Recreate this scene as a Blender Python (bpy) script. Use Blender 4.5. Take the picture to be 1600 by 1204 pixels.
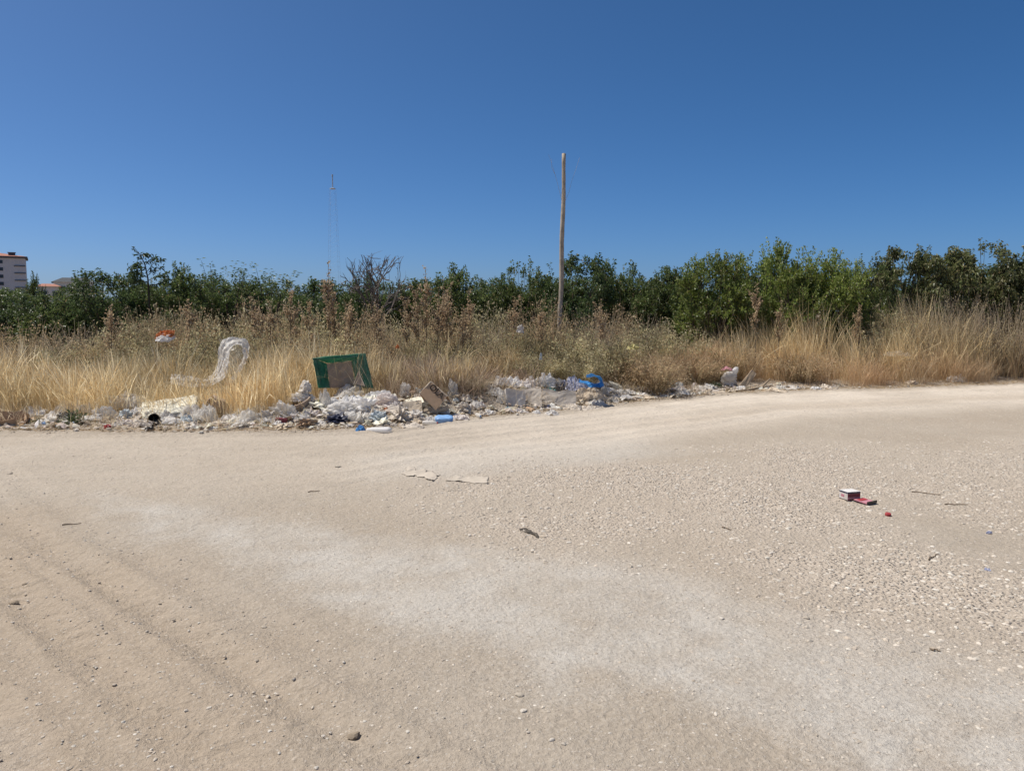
import bpy, bmesh, math, random
import numpy as np
from mathutils import Vector, Matrix

for o in list(bpy.data.objects):
    bpy.data.objects.remove(o)
scene = bpy.context.scene
COL = scene.collection
R = math.radians

# ------------------------------------------------------------------ camera
CAM_H, F_PX, HORIZON = 1.65, 1208.0, 490.0
PITCH = math.atan((602 - HORIZON) / F_PX)
cam_data = bpy.data.cameras.new('camera')
cam_data.sensor_width = 36
cam_data.lens = 36 * F_PX / 1600
cam_data.clip_start, cam_data.clip_end = 0.1, 4000
cam = bpy.data.objects.new('camera', cam_data)
COL.objects.link(cam)
cam.location = (0, 0, CAM_H)
cam.rotation_euler = (math.pi / 2 - PITCH, 0, 0)
scene.camera = cam

# ------------------------------------------------------------------ sky and sun
SUN_EL, SUN_AZ = R(61), R(-78)          # azimuth measured from +Y (straight ahead), negative = towards -X
world = bpy.data.worlds.new('World')
scene.world = world
world.use_nodes = True
wn = world.node_tree
bg = wn.nodes['Background']
sky = wn.nodes.new('ShaderNodeTexSky')
sky.sky_type = 'NISHITA'
sky.sun_disc = False
sky.sun_elevation, sky.sun_rotation = SUN_EL, SUN_AZ
sky.air_density, sky.dust_density, sky.ozone_density, sky.altitude = 0.5, 1.3, 8.0, 0
hsv = wn.nodes.new('ShaderNodeHueSaturation')
hsv.inputs['Saturation'].default_value = 1.17
hsv.inputs['Hue'].default_value = 0.4955
wn.links.new(sky.outputs[0], hsv.inputs['Color'])
wn.links.new(hsv.outputs[0], bg.inputs[0])
bg.inputs[1].default_value = 0.1
sun_data = bpy.data.lights.new('sun', 'SUN')
sun_data.energy, sun_data.angle, sun_data.color = 4.6, R(0.53), (1.0, 0.95, 0.87)
sun = bpy.data.objects.new('sun', sun_data)
COL.objects.link(sun)
sv = Vector((math.sin(SUN_AZ) * math.cos(SUN_EL), math.cos(SUN_AZ) * math.cos(SUN_EL), math.sin(SUN_EL)))
sun.rotation_euler = sv.to_track_quat('Z', 'Y').to_euler()
scene.view_settings.view_transform = 'Standard'
scene.view_settings.look = 'None'
scene.view_settings.exposure = 0.23
scene.view_settings.gamma = 1.0
scene.view_settings.use_curve_mapping = False
scene.cycles.max_bounces = 8
scene.cycles.transparent_max_bounces = 16
scene.cycles.use_denoising = True

# ------------------------------------------------------------------ noise
def _hash(ix, iy, seed):
    h = (ix.astype(np.int64) * 374761393 + iy.astype(np.int64) * 668265263 + seed * 974711) & 0xFFFFFFFF
    h = ((h ^ (h >> 13)) * 1274126177) & 0xFFFFFFFF
    h = h ^ (h >> 16)
    return (h & 0xFFFF) / 65535.0
def vnoise(x, y, seed=0):
    x = np.asarray(x, float); y = np.asarray(y, float)
    ix, iy = np.floor(x), np.floor(y)
    fx, fy = x - ix, y - iy
    fx = fx * fx * (3 - 2 * fx); fy = fy * fy * (3 - 2 * fy)
    a = _hash(ix, iy, seed); b = _hash(ix + 1, iy, seed)
    c = _hash(ix, iy + 1, seed); d = _hash(ix + 1, iy + 1, seed)
    return (a + (b - a) * fx) * (1 - fy) + (c + (d - c) * fx) * fy
def fbm(x, y, seed=0, octs=4):
    s = 0.0; a = 0.5
    for k in range(octs):
        s = s + a * (vnoise(x, y, seed + k * 17) - 0.5) * 2
        x = x * 2.03; y = y * 2.03; a *= 0.5
    return s
def sstep(a, b, v):
    t = np.clip((v - a) / (b - a), 0, 1)
    return t * t * (3 - 2 * t)

# ------------------------------------------------------------------ photo -> place (authoring aid)
FWD = np.array([0, math.cos(PITCH), -math.sin(PITCH)]); UP = np.array([0, math.sin(PITCH), math.cos(PITCH)])
def ray(px, py):
    return FWD + np.array([1, 0, 0]) * ((px - 800) / F_PX) + UP * ((602 - py) / F_PX)
def flat(px, py):
    d = ray(px, py); t = -CAM_H / d[2]
    return np.array([d[0] * t, d[1] * t])
def at(px, py, Y):
    d = ray(px, py); t = Y / d[1]
    return Vector((d[0] * t, Y, CAM_H + d[2] * t))
# front edge of the litter strip on the ground, world y as a function of world x
_front = np.array([flat(*p) for p in [(-160, 666), (0, 668), (200, 672), (500, 670), (620, 666), (700, 655), (850, 642), (960, 631), (1150, 612), (1300, 607), (1450, 602), (1600, 597)]])
FX = np.concatenate([[-60], _front[:, 0], [60]]); FY = np.concatenate([[10.6], _front[:, 1], [33]])
def front(x): return np.interp(x, FX, FY)
BX = np.array([-30, -6.5, -4.2, -3.0, -1.5, 0.5, 1.6, 3, 6, 30]); BH = np.array([.10, .10, .12, .26, .34, .34, .26, .12, .07, .07])
def hz(x, y):
    """ground height"""
    x = np.asarray(x, float); y = np.asarray(y, float)
    d = y - front(x) + 0.12 * fbm(x * 1.1, y * 1.1, 91, 2)
    b = np.interp(x, BX, BH)
    berm = b * (sstep(0.0, 1.4, d) - 0.35 * sstep(1.6, 4.0, d))
    z = berm + 0.035 * fbm(x * 0.35, y * 0.35, 3, 3) * np.clip(1 - np.abs(d) * 0.02, 0.3, 1)
    z = z + 0.012 * fbm(x * 2.2, y * 2.2, 5, 3)
    z = z + 0.05 * sstep(0.1, 0.9, d) * fbm(x * 3.1, y * 3.1, 9, 3)
    return z
def G(px, py):
    """where the line of sight of a photo point meets the ground"""
    d = ray(px, py); T = np.arange(1.5, 60, .02); hit = np.nonzero(CAM_H + d[2] * T <= hz(d[0] * T, d[1] * T))[0]
    t = T[hit[0]] if len(hit) else 60.
    return Vector((d[0] * t, d[1] * t, float(top_z(np.array([d[0] * t]), np.array([d[1] * t]))[0])))
def on_ground(x, y, dz=0.0): return Vector((x, y, float(hz(x, y)) + dz))
def mpp(Y): return Y / F_PX                  # metres per photo pixel at depth Y

# ------------------------------------------------------------------ mesh helpers
def mk(name, V, tris=None, quads=None, mat=None, smooth=False, col=None, attrs=None):
    V = np.asarray(V, np.float32).reshape(-1, 3)
    me = bpy.data.meshes.new(name)
    nt = 0 if tris is None else len(tris); nq = 0 if quads is None else len(quads)
    me.vertices.add(len(V)); me.vertices.foreach_set('co', V.ravel())
    idx = []
    if nt: idx.append(np.asarray(tris, np.int32).ravel())
    if nq: idx.append(np.asarray(quads, np.int32).ravel())
    idx = np.concatenate(idx)
    me.loops.add(len(idx)); me.loops.foreach_set('vertex_index', idx)
    tot = np.concatenate([np.full(nt, 3, np.int32), np.full(nq, 4, np.int32)])
    st = np.concatenate([[0], np.cumsum(tot)[:-1]]).astype(np.int32)
    me.polygons.add(nt + nq)
    me.polygons.foreach_set('loop_start', st)
    try: me.polygons.foreach_set('loop_total', tot)
    except Exception: pass
    me.update(calc_edges=True); me.validate()
    me.polygons.foreach_set('use_smooth', np.full(nt + nq, bool(smooth)))
    if col is not None:
        a = me.color_attributes.new('Col', 'FLOAT_COLOR', 'POINT')
        c = np.ones((len(V), 4), np.float32); c[:, :3] = col
        a.data.foreach_set('color', c.ravel())
    if attrs:
        for k, v in attrs.items():
            a = me.attributes.new(k, 'FLOAT', 'POINT'); a.data.foreach_set('value', np.asarray(v, np.float32))
    if mat: me.materials.append(mat)
    return me
def ob(name, me, parent=None, loc=None, rot=None, scale=None, label=None, cat=None, group=None, kind=None):
    o = bpy.data.objects.new(name, me); COL.objects.link(o)
    if parent: o.parent = parent
    if loc is not None: o.location = loc
    if rot is not None: o.rotation_euler = rot
    if scale is not None: o.scale = scale if hasattr(scale, '__len__') else (scale,) * 3
    if label: o['label'] = label
    if cat: o['category'] = cat
    if group: o['group'] = group
    if kind: o['kind'] = kind
    return o
def copy_tree(src, loc, rotz=0.0, scale=1.0, label=None, group=None):
    r = src.copy(); COL.objects.link(r); r.location = loc; r.rotation_euler = (0, 0, rotz)
    r.scale = scale if hasattr(scale, '__len__') else (scale,) * 3
    if label: r['label'] = label
    if group: r['group'] = group
    for ch in src.children:
        c = ch.copy(); COL.objects.link(c); c.parent = r
    return r
def bm_mesh(name, bm, mat=None, smooth=False):
    me = bpy.data.meshes.new(name); bmesh.ops.recalc_face_normals(bm, faces=bm.faces); bm.to_mesh(me); bm.free()
    if mat: me.materials.append(mat)
    for p in me.polygons: p.use_smooth = smooth
    return me
def bm_box(bm, cx, cy, cz, sx, sy, sz, M=None):
    vs = []
    for i in (-.5, .5):
        for j in (-.5, .5):
            for k in (-.5, .5):
                p = Vector((cx + i * sx, cy + j * sy, cz + k * sz))
                vs.append(bm.verts.new(M @ p if M else p))
    for f in ((0, 1, 3, 2), (4, 6, 7, 5), (0, 4, 5, 1), (2, 3, 7, 6), (0, 2, 6, 4), (1, 5, 7, 3)):
        bm.faces.new([vs[i] for i in f])
def box_mesh(name, sx, sy, sz, mat, bev=0.0, jit=0.0, seed=0, cz=None):
    bm = bmesh.new(); bm_box(bm, 0, 0, sz / 2 if cz is None else cz, sx, sy, sz)
    if bev: bmesh.ops.bevel(bm, geom=list(bm.edges), offset=bev, segments=2, affect='EDGES')
    if jit:
        bmesh.ops.subdivide_edges(bm, edges=list(bm.edges), cuts=3, use_grid_fill=True)
        rr = random.Random(seed)
        for v in bm.verts: v.co += Vector((rr.uniform(-jit, jit), rr.uniform(-jit, jit), rr.uniform(-jit, jit)))
    return bm_mesh(name, bm, mat)
def tubes(segs, sides=6):
    """segs: list of (points (n,3), radii (n)) -> V, quads"""
    V = []; Q = []; off = 0
    for P, rad in segs:
        P = np.asarray(P, float); n = len(P)
        T = np.gradient(P, axis=0); T /= np.linalg.norm(T, axis=1)[:, None] + 1e-9
        ref = np.array([0.31, 0.95, 0.1]); A = np.cross(T, ref); A /= np.linalg.norm(A, axis=1)[:, None] + 1e-9
        B = np.cross(T, A)
        ang = np.arange(sides) / sides * 2 * math.pi
        ring = P[:, None, :] + np.asarray(rad)[:, None, None] * (A[:, None, :] * np.cos(ang)[None, :, None] + B[:, None, :] * np.sin(ang)[None, :, None])
        V.append(ring.reshape(-1, 3))
        for i in range(n - 1):
            for j in range(sides):
                k = (j + 1) % sides
                Q.append((off + i * sides + j, off + i * sides + k, off + (i + 1) * sides + k, off + (i + 1) * sides + j))
        off += n * sides
    return np.concatenate(V), np.array(Q)
def lathe(profile, sides=14):
    V = []; Q = []
    for r_, z in profile:
        for j in range(sides):
            a = 2 * math.pi * j / sides; V.append((r_ * math.cos(a), r_ * math.sin(a), z))
    for i in range(len(profile) - 1):
        for j in range(sides):
            k = (j + 1) % sides
            Q.append((i * sides + j, i * sides + k, (i + 1) * sides + k, (i + 1) * sides + j))
    return np.array(V), np.array(Q)

# ------------------------------------------------------------------ materials
def new_mat(name):
    m = bpy.data.materials.new(name); m.use_nodes = True
    nt = m.node_tree; return m, nt, nt.nodes['Principled BSDF'], nt.nodes['Material Output']
def mix_rgb(nt, fac, a, b, blend='MIX'):
    n = nt.nodes.new('ShaderNodeMix'); n.data_type = 'RGBA'; n.blend_type = blend
    for s, v in ((n.inputs[0], fac), (n.inputs[6], a), (n.inputs[7], b)):
        if hasattr(v, 'is_output'): nt.links.new(v, s)
        elif isinstance(v, (int, float)): s.default_value = v
        else: s.default_value = (*v, 1)
    return n.outputs[2]
def noise_node(nt, scale, detail=4, rough=0.6, coord=None, out='Fac'):
    n = nt.nodes.new('ShaderNodeTexNoise'); n.inputs['Scale'].default_value = scale
    n.inputs['Detail'].default_value = detail; n.inputs['Roughness'].default_value = rough
    if coord: nt.links.new(coord, n.inputs['Vector'])
    return n.outputs[out]
def ramp(nt, fac, a, b):
    n = nt.nodes.new('ShaderNodeMapRange'); n.inputs[1].default_value = a; n.inputs[2].default_value = b
    nt.links.new(fac, n.inputs[0]); return n.outputs[0]
def mat_plain(name, c, rough=0.7, var=0.12, scale=9.0, dirt=0.25, spec=0.3, transl=0.0, bump=0.0, alpha=1.0, dirtc=(0.34, 0.27, 0.2)):
    """dusty everyday surface: colour with mottling and blotches of road dust"""
    m, nt, p, out = new_mat(name)
    co = nt.nodes.new('ShaderNodeTexCoord').outputs['Object']
    oi = nt.nodes.new('ShaderNodeObjectInfo')
    va = nt.nodes.new('ShaderNodeVectorMath'); va.operation = 'ADD'
    nt.links.new(co, va.inputs[0]); nt.links.new(oi.outputs['Location'], va.inputs[1])
    n1 = noise_node(nt, scale, 5, 0.65, va.outputs[0])
    dark = tuple(x * (1 - var * 2) for x in c); lite = tuple(min(1, x * (1 + var)) for x in c)
    col = mix_rgb(nt, ramp(nt, n1, .3, .7), dark, lite)
    n2 = noise_node(nt, scale * 0.55, 6, 0.7, va.outputs[0])
    mm = nt.nodes.new('ShaderNodeMath'); mm.operation = 'MULTIPLY'; mm.inputs[1].default_value = dirt
    nt.links.new(ramp(nt, n2, .42, .68), mm.inputs[0])
    col = mix_rgb(nt, mm.outputs[0], col, dirtc)
    nt.links.new(col, p.inputs['Base Color'])
    p.inputs['Roughness'].default_value = rough; p.inputs['Specular IOR Level'].default_value = spec
    if bump:
        b = nt.nodes.new('ShaderNodeBump'); b.inputs['Strength'].default_value = bump; b.inputs['Distance'].default_value = 0.01
        nt.links.new(noise_node(nt, scale * 5, 4, 0.6, va.outputs[0]), b.inputs['Height']); nt.links.new(b.outputs[0], p.inputs['Normal'])
    sh = p.outputs[0]
    if transl:
        t = nt.nodes.new('ShaderNodeBsdfTranslucent'); nt.links.new(col, t.inputs[0])
        mx = nt.nodes.new('ShaderNodeMixShader'); mx.inputs[0].default_value = transl
        nt.links.new(sh, mx.inputs[1]); nt.links.new(t.outputs[0], mx.inputs[2]); sh = mx.outputs[0]
    if alpha < 1:
        t = nt.nodes.new('ShaderNodeBsdfTransparent')
        mx = nt.nodes.new('ShaderNodeMixShader'); mx.inputs[0].default_value = alpha
        nt.links.new(t.outputs[0], mx.inputs[1]); nt.links.new(sh, mx.inputs[2]); sh = mx.outputs[0]
    if sh is not p.outputs[0]: nt.links.new(sh, out.inputs['Surface'])
    return m
def mat_attr(name, rough=0.6, transl=0.35, spec=0.25, var=0.0):
    """colour comes from each blade's or leaf's own pigment"""
    m, nt, p, out = new_mat(name)
    a = nt.nodes.new('ShaderNodeAttribute'); a.attribute_name = 'Col'
    col = a.outputs['Color']
    if var:
        oi = nt.nodes.new('ShaderNodeObjectInfo')
        h = nt.nodes.new('ShaderNodeHueSaturation')
        mr = nt.nodes.new('ShaderNodeMapRange'); mr.inputs[3].default_value = 1 - var; mr.inputs[4].default_value = 1 + var
        nt.links.new(oi.outputs['Random'], mr.inputs[0]); nt.links.new(mr.outputs[0], h.inputs['Value']); nt.links.new(col, h.inputs['Color'])
        col = h.outputs[0]
    nt.links.new(col, p.inputs['Base Color']); p.inputs['Roughness'].default_value = rough
    p.inputs['Specular IOR Level'].default_value = spec
    if transl:
        t = nt.nodes.new('ShaderNodeBsdfTranslucent'); nt.links.new(col, t.inputs[0])
        mx = nt.nodes.new('ShaderNodeMixShader'); mx.inputs[0].default_value = transl
        nt.links.new(p.outputs[0], mx.inputs[1]); nt.links.new(t.outputs[0], mx.inputs[2]); nt.links.new(mx.outputs[0], out.inputs['Surface'])
    return m

M = {}
M['white_plastic'] = mat_plain('white_plastic', (.90, .87, .82), .6, .05, 9, .28, .2, .45)
M['bright_white'] = mat_plain('bright_white', (.93, .91, .88), .6, .03, 9, .1, .25, .42)
M['cream_foam'] = mat_plain('cream_foam', (.80, .76, .62), .8, .05, 12, .2, .2, .05)
M['clear_film'] = mat_plain('clear_film', (.90, .87, .81), .45, .06, 12, .25, .3, .45, alpha=.82)
M['thin_film'] = mat_plain('thin_film', (.82, .79, .73), .45, .08, 12, .3, .3, .35, alpha=.6)
M['faint_film'] = mat_plain('faint_film', (.74, .70, .62), .5, .08, 12, .35, .3, .35, alpha=.3)
M['grey_plastic'] = mat_plain('grey_plastic', (.76, .71, .64), .65, .1, 9, .35, .2, .25)
M['dusty_sack'] = mat_plain('dusty_sack', (.66, .58, .48), .8, .1, 10, .4, .2, .08, .3)
M['pink_white'] = mat_plain('pink_white', (.90, .83, .77), .65, .06, 9, .2, .2, .4)
M['cardboard'] = mat_plain('cardboard', (.42, .285, .18), .85, .1, 10, .2, .15, 0, .15)
M['pale_cardboard'] = mat_plain('pale_cardboard', (.58, .48, .36), .85, .1, 10, .3, .15)
M['navy'] = mat_plain('navy', (.018, .024, .06), .45, .2, 12, .15, .4)
M['black'] = mat_plain('black', (.012, .012, .012), .5, .2, 12, .15, .3)
M['rubber'] = mat_plain('rubber', (.05, .045, .035), .7, .2, 12, .3, .3)
M['blue'] = mat_plain('blue', (.05, .26, .58), .45, .08, 12, .12, .4, .15)
M['light_blue'] = mat_plain('light_blue', (.24, .43, .72), .4, .06, 12, .12, .4, .1)
M['pale_blue'] = mat_plain('pale_blue', (.58, .64, .66), .6, .08, 9, .4, .25, .2)
M['lavender'] = mat_plain('lavender', (.50, .52, .66), .4, .08, 10, .25, .4, .2)
M['teal'] = mat_plain('teal', (.12, .30, .28), .5, .1, 12, .3)
M['cyan'] = mat_plain('cyan', (.20, .48, .56), .5, .1, 12, .2)
M['maroon'] = mat_plain('maroon', (.16, .025, .04), .5, .1, 12, .2)
M['red'] = mat_plain('red', (.38, .035, .04), .5, .1, 12, .15)
M['pink'] = mat_plain('pink', (.52, .22, .26), .55, .1, 12, .2)
M['orange'] = mat_plain('orange', (.62, .19, .045), .55, .1, 12, .2, .3, .2)
M['yellow'] = mat_plain('yellow', (.56, .49, .2), .5, .1, 12, .3, .3, .2)
M['green_plastic'] = mat_plain('green_plastic', (.07, .30, .19), .65, .25, 5, .6, .2, .35, dirtc=(.38, .42, .33))
M['brown_board'] = mat_plain('brown_board', (.44, .335, .25), .85, .15, 8, .45, .15)
M['wood'] = mat_plain('wood', (.36, .27, .18), .85, .15, 12, .3, .15, 0, .3)
M['twig'] = mat_plain('twig', (.17, .125, .085), .9, .2, 18, .2, .1)
M['bark'] = mat_plain('bark', (.10, .08, .06), .9, .2, 20, .2, .1, 0, .4)
M['pole_wood'] = mat_plain('pole_wood', (.42, .355, .275), .9, .16, 7, .1, .1, 0, .4)
M['stone'] = mat_plain('stone', (.46, .40, .32), .9, .12, 30, .3, .15, 0, .4)
M['pale_stone'] = mat_plain('pale_stone', (.60, .54, .46), .9, .1, 30, .2, .15, 0, .4)
M['dark_clod'] = mat_plain('dark_clod', (.32, .255, .185), .95, .15, 30, .3, .1, 0, .5)
M['leaf'] = mat_attr('leaf', .42, .4, .5, .12)
M['dry'] = mat_attr('dry', .75, .5, .15)
M['dryleaf'] = mat_attr('dryleaf', .8, .4, .12, .12)
M['hazed_galvanised'] = mat_plain('hazed_galvanised', (.40, .47, .56), .5, .05, 3, 0, .3)  # mast metal tinted toward the sky blue, distance haze put into its colour
M['facade'] = mat_plain('facade', (.60, .59, .58), .9, .03, .6, .05, .15)
M['facade_trim'] = mat_plain('facade_trim', (.10, .10, .11), .8, .05, 1, 0, .2)
M['roof_tile'] = mat_plain('roof_tile', (.36, .17, .12), .85, .08, 2, .1, .15)
M['window_glass'] = mat_plain('window_glass', (.03, .035, .045), .15, .1, 1, 0, .5)
M['white_wall'] = mat_plain('white_wall', (.68, .66, .60), .9, .04, 1, .08, .15)
M['grey_roof'] = mat_plain('grey_roof', (.07, .075, .08), .8, .08, 1, 0, .2)
M['ink'] = mat_plain('ink', (.035, .025, .02), .8, .1, 20, .2, .1)

# ------------------------------------------------------------------ ground: one sheet to the horizon
def ground_material():
    m, nt, p, out = new_mat('dirt_ground')
    co = nt.nodes.new('ShaderNodeTexCoord').outputs['Object']
    def attr(n):
        a = nt.nodes.new('ShaderNodeAttribute'); a.attribute_name = n; return a.outputs['Fac']
    n_big = noise_node(nt, 0.55, 5, 0.55, co)
    n_mid = noise_node(nt, 4.0, 6, 0.65, co)
    n_fin = noise_node(nt, 45.0, 4, 0.7, co)
    n_vf = noise_node(nt, 190.0, 3, 0.7, co)
    col = mix_rgb(nt, ramp(nt, n_big, .35, .65), (.405, .342, .268), (.44, .38, .306))
    pb = nt.nodes.new('ShaderNodeMath'); pb.operation = 'MULTIPLY_ADD'; pb.inputs[1].default_value = 1.3; nt.links.new(n_mid, pb.inputs[0]); nt.links.new(attr('pale'), pb.inputs[2])
    pc = nt.nodes.new('ShaderNodeMath'); pc.operation = 'MULTIPLY_ADD'; pc.inputs[1].default_value = .9; nt.links.new(n_fin, pc.inputs[0]); nt.links.new(pb.outputs[0], pc.inputs[2])
    col = mix_rgb(nt, ramp(nt, pc.outputs[0], 1.15, 2.1), col, (.53, .49, .43))
    col = mix_rgb(nt, attr('gravel'), col, (.52, .445, .36))
    col = mix_rgb(nt, attr('road'), col, (.635, .56, .465))
    col = mix_rgb(nt, attr('sand'), col, (.42, .342, .258))
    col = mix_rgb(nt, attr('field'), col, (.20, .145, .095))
    f = nt.nodes.new('ShaderNodeMath'); f.operation = 'MULTIPLY'; f.inputs[1].default_value = .5
    nt.links.new(ramp(nt, n_mid, .35, .72), f.inputs[0])
    col = mix_rgb(nt, f.outputs[0], col, mix_rgb(nt, 1.0, col, (.84, .82, .79), 'MULTIPLY'))
    col = mix_rgb(nt, ramp(nt, n_fin, .3, .7), mix_rgb(nt, 1.0, col, (.86, .85, .84), 'MULTIPLY'), mix_rgb(nt, 1.0, col, (1.1, 1.1, 1.1), 'MULTIPLY'))
    col = mix_rgb(nt, ramp(nt, n_vf, .25, .75), mix_rgb(nt, 1.0, col, (.9, .89, .88), 'MULTIPLY'), mix_rgb(nt, 1.0, col, (1.07, 1.07, 1.07), 'MULTIPLY'))
    nt.links.new(col, p.inputs['Base Color'])
    p.inputs['Roughness'].default_value = .95; p.inputs['Specular IOR Level'].default_value = .1
    vs = nt.nodes.new('ShaderNodeTexVoronoi'); vs.inputs['Scale'].default_value = 70; nt.links.new(co, vs.inputs['Vector'])
    sp = nt.nodes.new('ShaderNodeMath'); sp.operation = 'MULTIPLY'; nt.links.new(ramp(nt, vs.outputs['Distance'], .42, .18), sp.inputs[0])
    sr = nt.nodes.new('ShaderNodeSeparateColor'); nt.links.new(vs.outputs['Color'], sr.inputs[0]); nt.links.new(ramp(nt, sr.outputs[0], .55, .8), sp.inputs[1])
    tint = mix_rgb(nt, ramp(nt, sr.outputs[1], .3, .7), (.25, .205, .155), (.56, .52, .46))
    sp2 = nt.nodes.new('ShaderNodeMath'); sp2.operation = 'MULTIPLY'; sp2.inputs[1].default_value = .55; nt.links.new(sp.outputs[0], sp2.inputs[0])
    col = mix_rgb(nt, sp2.outputs[0], col, tint)
    nt.links.new(col, p.inputs['Base Color'])
    # relief: fine grit everywhere, small stones where the gravel lies
    vor = nt.nodes.new('ShaderNodeTexVoronoi'); vor.inputs['Scale'].default_value = 38; nt.links.new(co, vor.inputs['Vector'])
    g = nt.nodes.new('ShaderNodeMath'); g.operation = 'MULTIPLY'
    nt.links.new(ramp(nt, vor.outputs['Distance'], .55, .05), g.inputs[0]); nt.links.new(attr('gravel'), g.inputs[1])
    a1 = nt.nodes.new('ShaderNodeMath'); a1.operation = 'MULTIPLY_ADD'; a1.inputs[1].default_value = .7
    nt.links.new(n_fin, a1.inputs[0]); nt.links.new(g.outputs[0], a1.inputs[2])
    a2 = nt.nodes.new('ShaderNodeMath'); a2.operation = 'MULTIPLY_ADD'; a2.inputs[1].default_value = .3
    nt.links.new(n_vf, a2.inputs[0]); nt.links.new(a1.outputs[0], a2.inputs[2])
    b = nt.nodes.new('ShaderNodeBump'); b.inputs['Strength'].default_value = 1.0; b.inputs['Distance'].default_value = .02
    n_l = noise_node(nt, 14.0, 3, .6, co)
    a3 = nt.nodes.new('ShaderNodeMath'); a3.operation = 'MULTIPLY_ADD'; a3.inputs[1].default_value = 1.1; nt.links.new(n_l, a3.inputs[0]); nt.links.new(a2.outputs[0], a3.inputs[2])
    nt.links.new(a3.outputs[0], b.inputs['Height']); nt.links.new(b.outputs[0], p.inputs['Normal'])
    return m
def axis(dense_lo, dense_hi, step_fn, lo, hi):
    a = [dense_lo]
    while a[-1] < dense_hi: a.append(a[-1] + step_fn(a[-1]))
    s = step_fn(a[-1]); up = [a[-1]]
    while up[-1] < hi: s *= 1.35; up.append(up[-1] + s)
    s = step_fn(a[0]); dn = [a[0]]
    while dn[-1] > lo: s *= 1.35; dn.append(dn[-1] - s)
    return np.array(dn[:0:-1] + a + up[1:])
def poly_mask(pts_px, x, y, soft):
    """signed soft mask of an area on the ground"""
    P = np.array([flat(*p) for p in pts_px]); inside = np.zeros(x.shape, bool); dist = np.full(x.shape, 1e9)
    for i in range(len(P)):
        x1, y1 = P[i]; x2, y2 = P[(i + 1) % len(P)]
        c = ((y1 > y) != (y2 > y)) & (x < (x2 - x1) * (y - y1) / (y2 - y1 + 1e-12) + x1); inside ^= c
        t = np.clip(((x - x1) * (x2 - x1) + (y - y1) * (y2 - y1)) / ((x2 - x1) ** 2 + (y2 - y1) ** 2), 0, 1)
        dist = np.minimum(dist, np.hypot(x - x1 - t * (x2 - x1), y - y1 - t * (y2 - y1)))
    s = np.where(inside, dist, -dist)
    return sstep(-soft, soft, s)
PALE = [(150, 770), (350, 800), (640, 838), (900, 872), (1100, 905), (1300, 965), (1600, 1025), (1900, 1120), (1900, 1300), (1420, 1240), (1200, 1150), (950, 1075), (700, 1000), (560, 960), (420, 890), (220, 830)]
PALE2 = [(-300, 1120), (0, 1125), (55, 1150), (85, 1230), (-200, 1330)]
PALE3 = [(560, 715), (800, 688), (1000, 680), (1050, 712), (860, 750), (700, 752), (600, 738)]
GRAVEL = [(640, 775), (820, 730), (1000, 712), (1250, 700), (1700, 690), (1900, 900), (1700, 1040), (1500, 985), (1300, 955), (1150, 905), (1000, 870), (850, 845), (700, 800)]
SAND = [(-300, 800), (60, 800), (230, 880), (420, 1010), (620, 1300), (-300, 1300), (-300, 1000)]
def gravel_at(x, y):
    n = fbm(x * 0.9, y * 0.9, 31, 3)
    return np.clip(poly_mask(GRAVEL, x, y, .9) * (0.75 + 1.3 * n), 0, 1)
def tyre_relief(x, y):
    z = np.zeros_like(x); dark = 0
    d0 = np.array([2.66, -2.46]); d0 /= np.linalg.norm(d0); nrm = np.array([-d0[1], d0[0]])
    for k, (px, py, amp) in enumerate([(60, 960, 1.9), (160, 900, 1.3), (330, 1010, 1.1), (-120, 1000, 1.5), (470, 1000, .8)]):
        c = flat(px, py); s = (x - c[0]) * d0[0] + (y - c[1]) * d0[1]
        d = (x - c[0]) * nrm[0] + (y - c[1]) * nrm[1] + 0.05 * fbm(s * .8, s * 0 + k, 40 + k, 2) + 0.035 * s * s * (0.3 if k % 2 else -0.2)
        env = np.exp(-(d / .11) ** 2)
        rough = 0.5 + 0.9 * np.clip(vnoise(s * 2.1, d * 3, 60 + k), 0, 1)
        z += amp * rough * (-.012 * env + .010 * np.exp(-((np.abs(d) - .15) / .035) ** 2)) + amp * env * .004 * np.sin(s * 60 + 6 * np.abs(d) / .05 * 1.0)
        z += amp * env * .010 * np.clip(fbm(x * 17, y * 17, 70 + k, 2), 0, 1)
    fd = front(x) - y + .08 * fbm(x * .5, y * .0, 44, 2)
    for off, amp, wd in [(.95, 1.3, .035), (1.12, 1.2, .03), (1.55, 1.3, .035), (1.9, 1.4, .03), (2.08, 1.1, .035), (2.6, 1.3, .04), (3.15, 1.2, .035), (3.35, 1.0, .03), (3.9, 1.0, .04)]:
        gate = sstep(.35, .6, vnoise(x * .45 + off * 9, y * .3, 46)); e = np.exp(-((fd - off + .05 * np.sin(x * .9 + off * 5)) / wd) ** 2)
        z += gate * amp * (-.009 * e) * (.7 + .5 * np.sin(x * 48 + off * 7))
    for off, amp, wd in [(.35, 2.2, .09), (.62, 1.8, .09), (1.35, 1.8, .16), (1.7, 1.5, .12), (2.3, 1.8, .18), (2.9, 1.4, .15), (3.5, 1.2, .16)]:
        e = np.exp(-((fd - off) / wd) ** 2)
        z += amp * (-.010 * e + .006 * np.exp(-((np.abs(fd - off) - wd * 1.5) / (.4 * wd)) ** 2))
        if off < .7: z += e * .008 * np.sign(np.sin(x * 42)) * sstep(-8.5, -7.0, x) * (1 - sstep(-5.2, -3.6, x))
    return z
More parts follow.
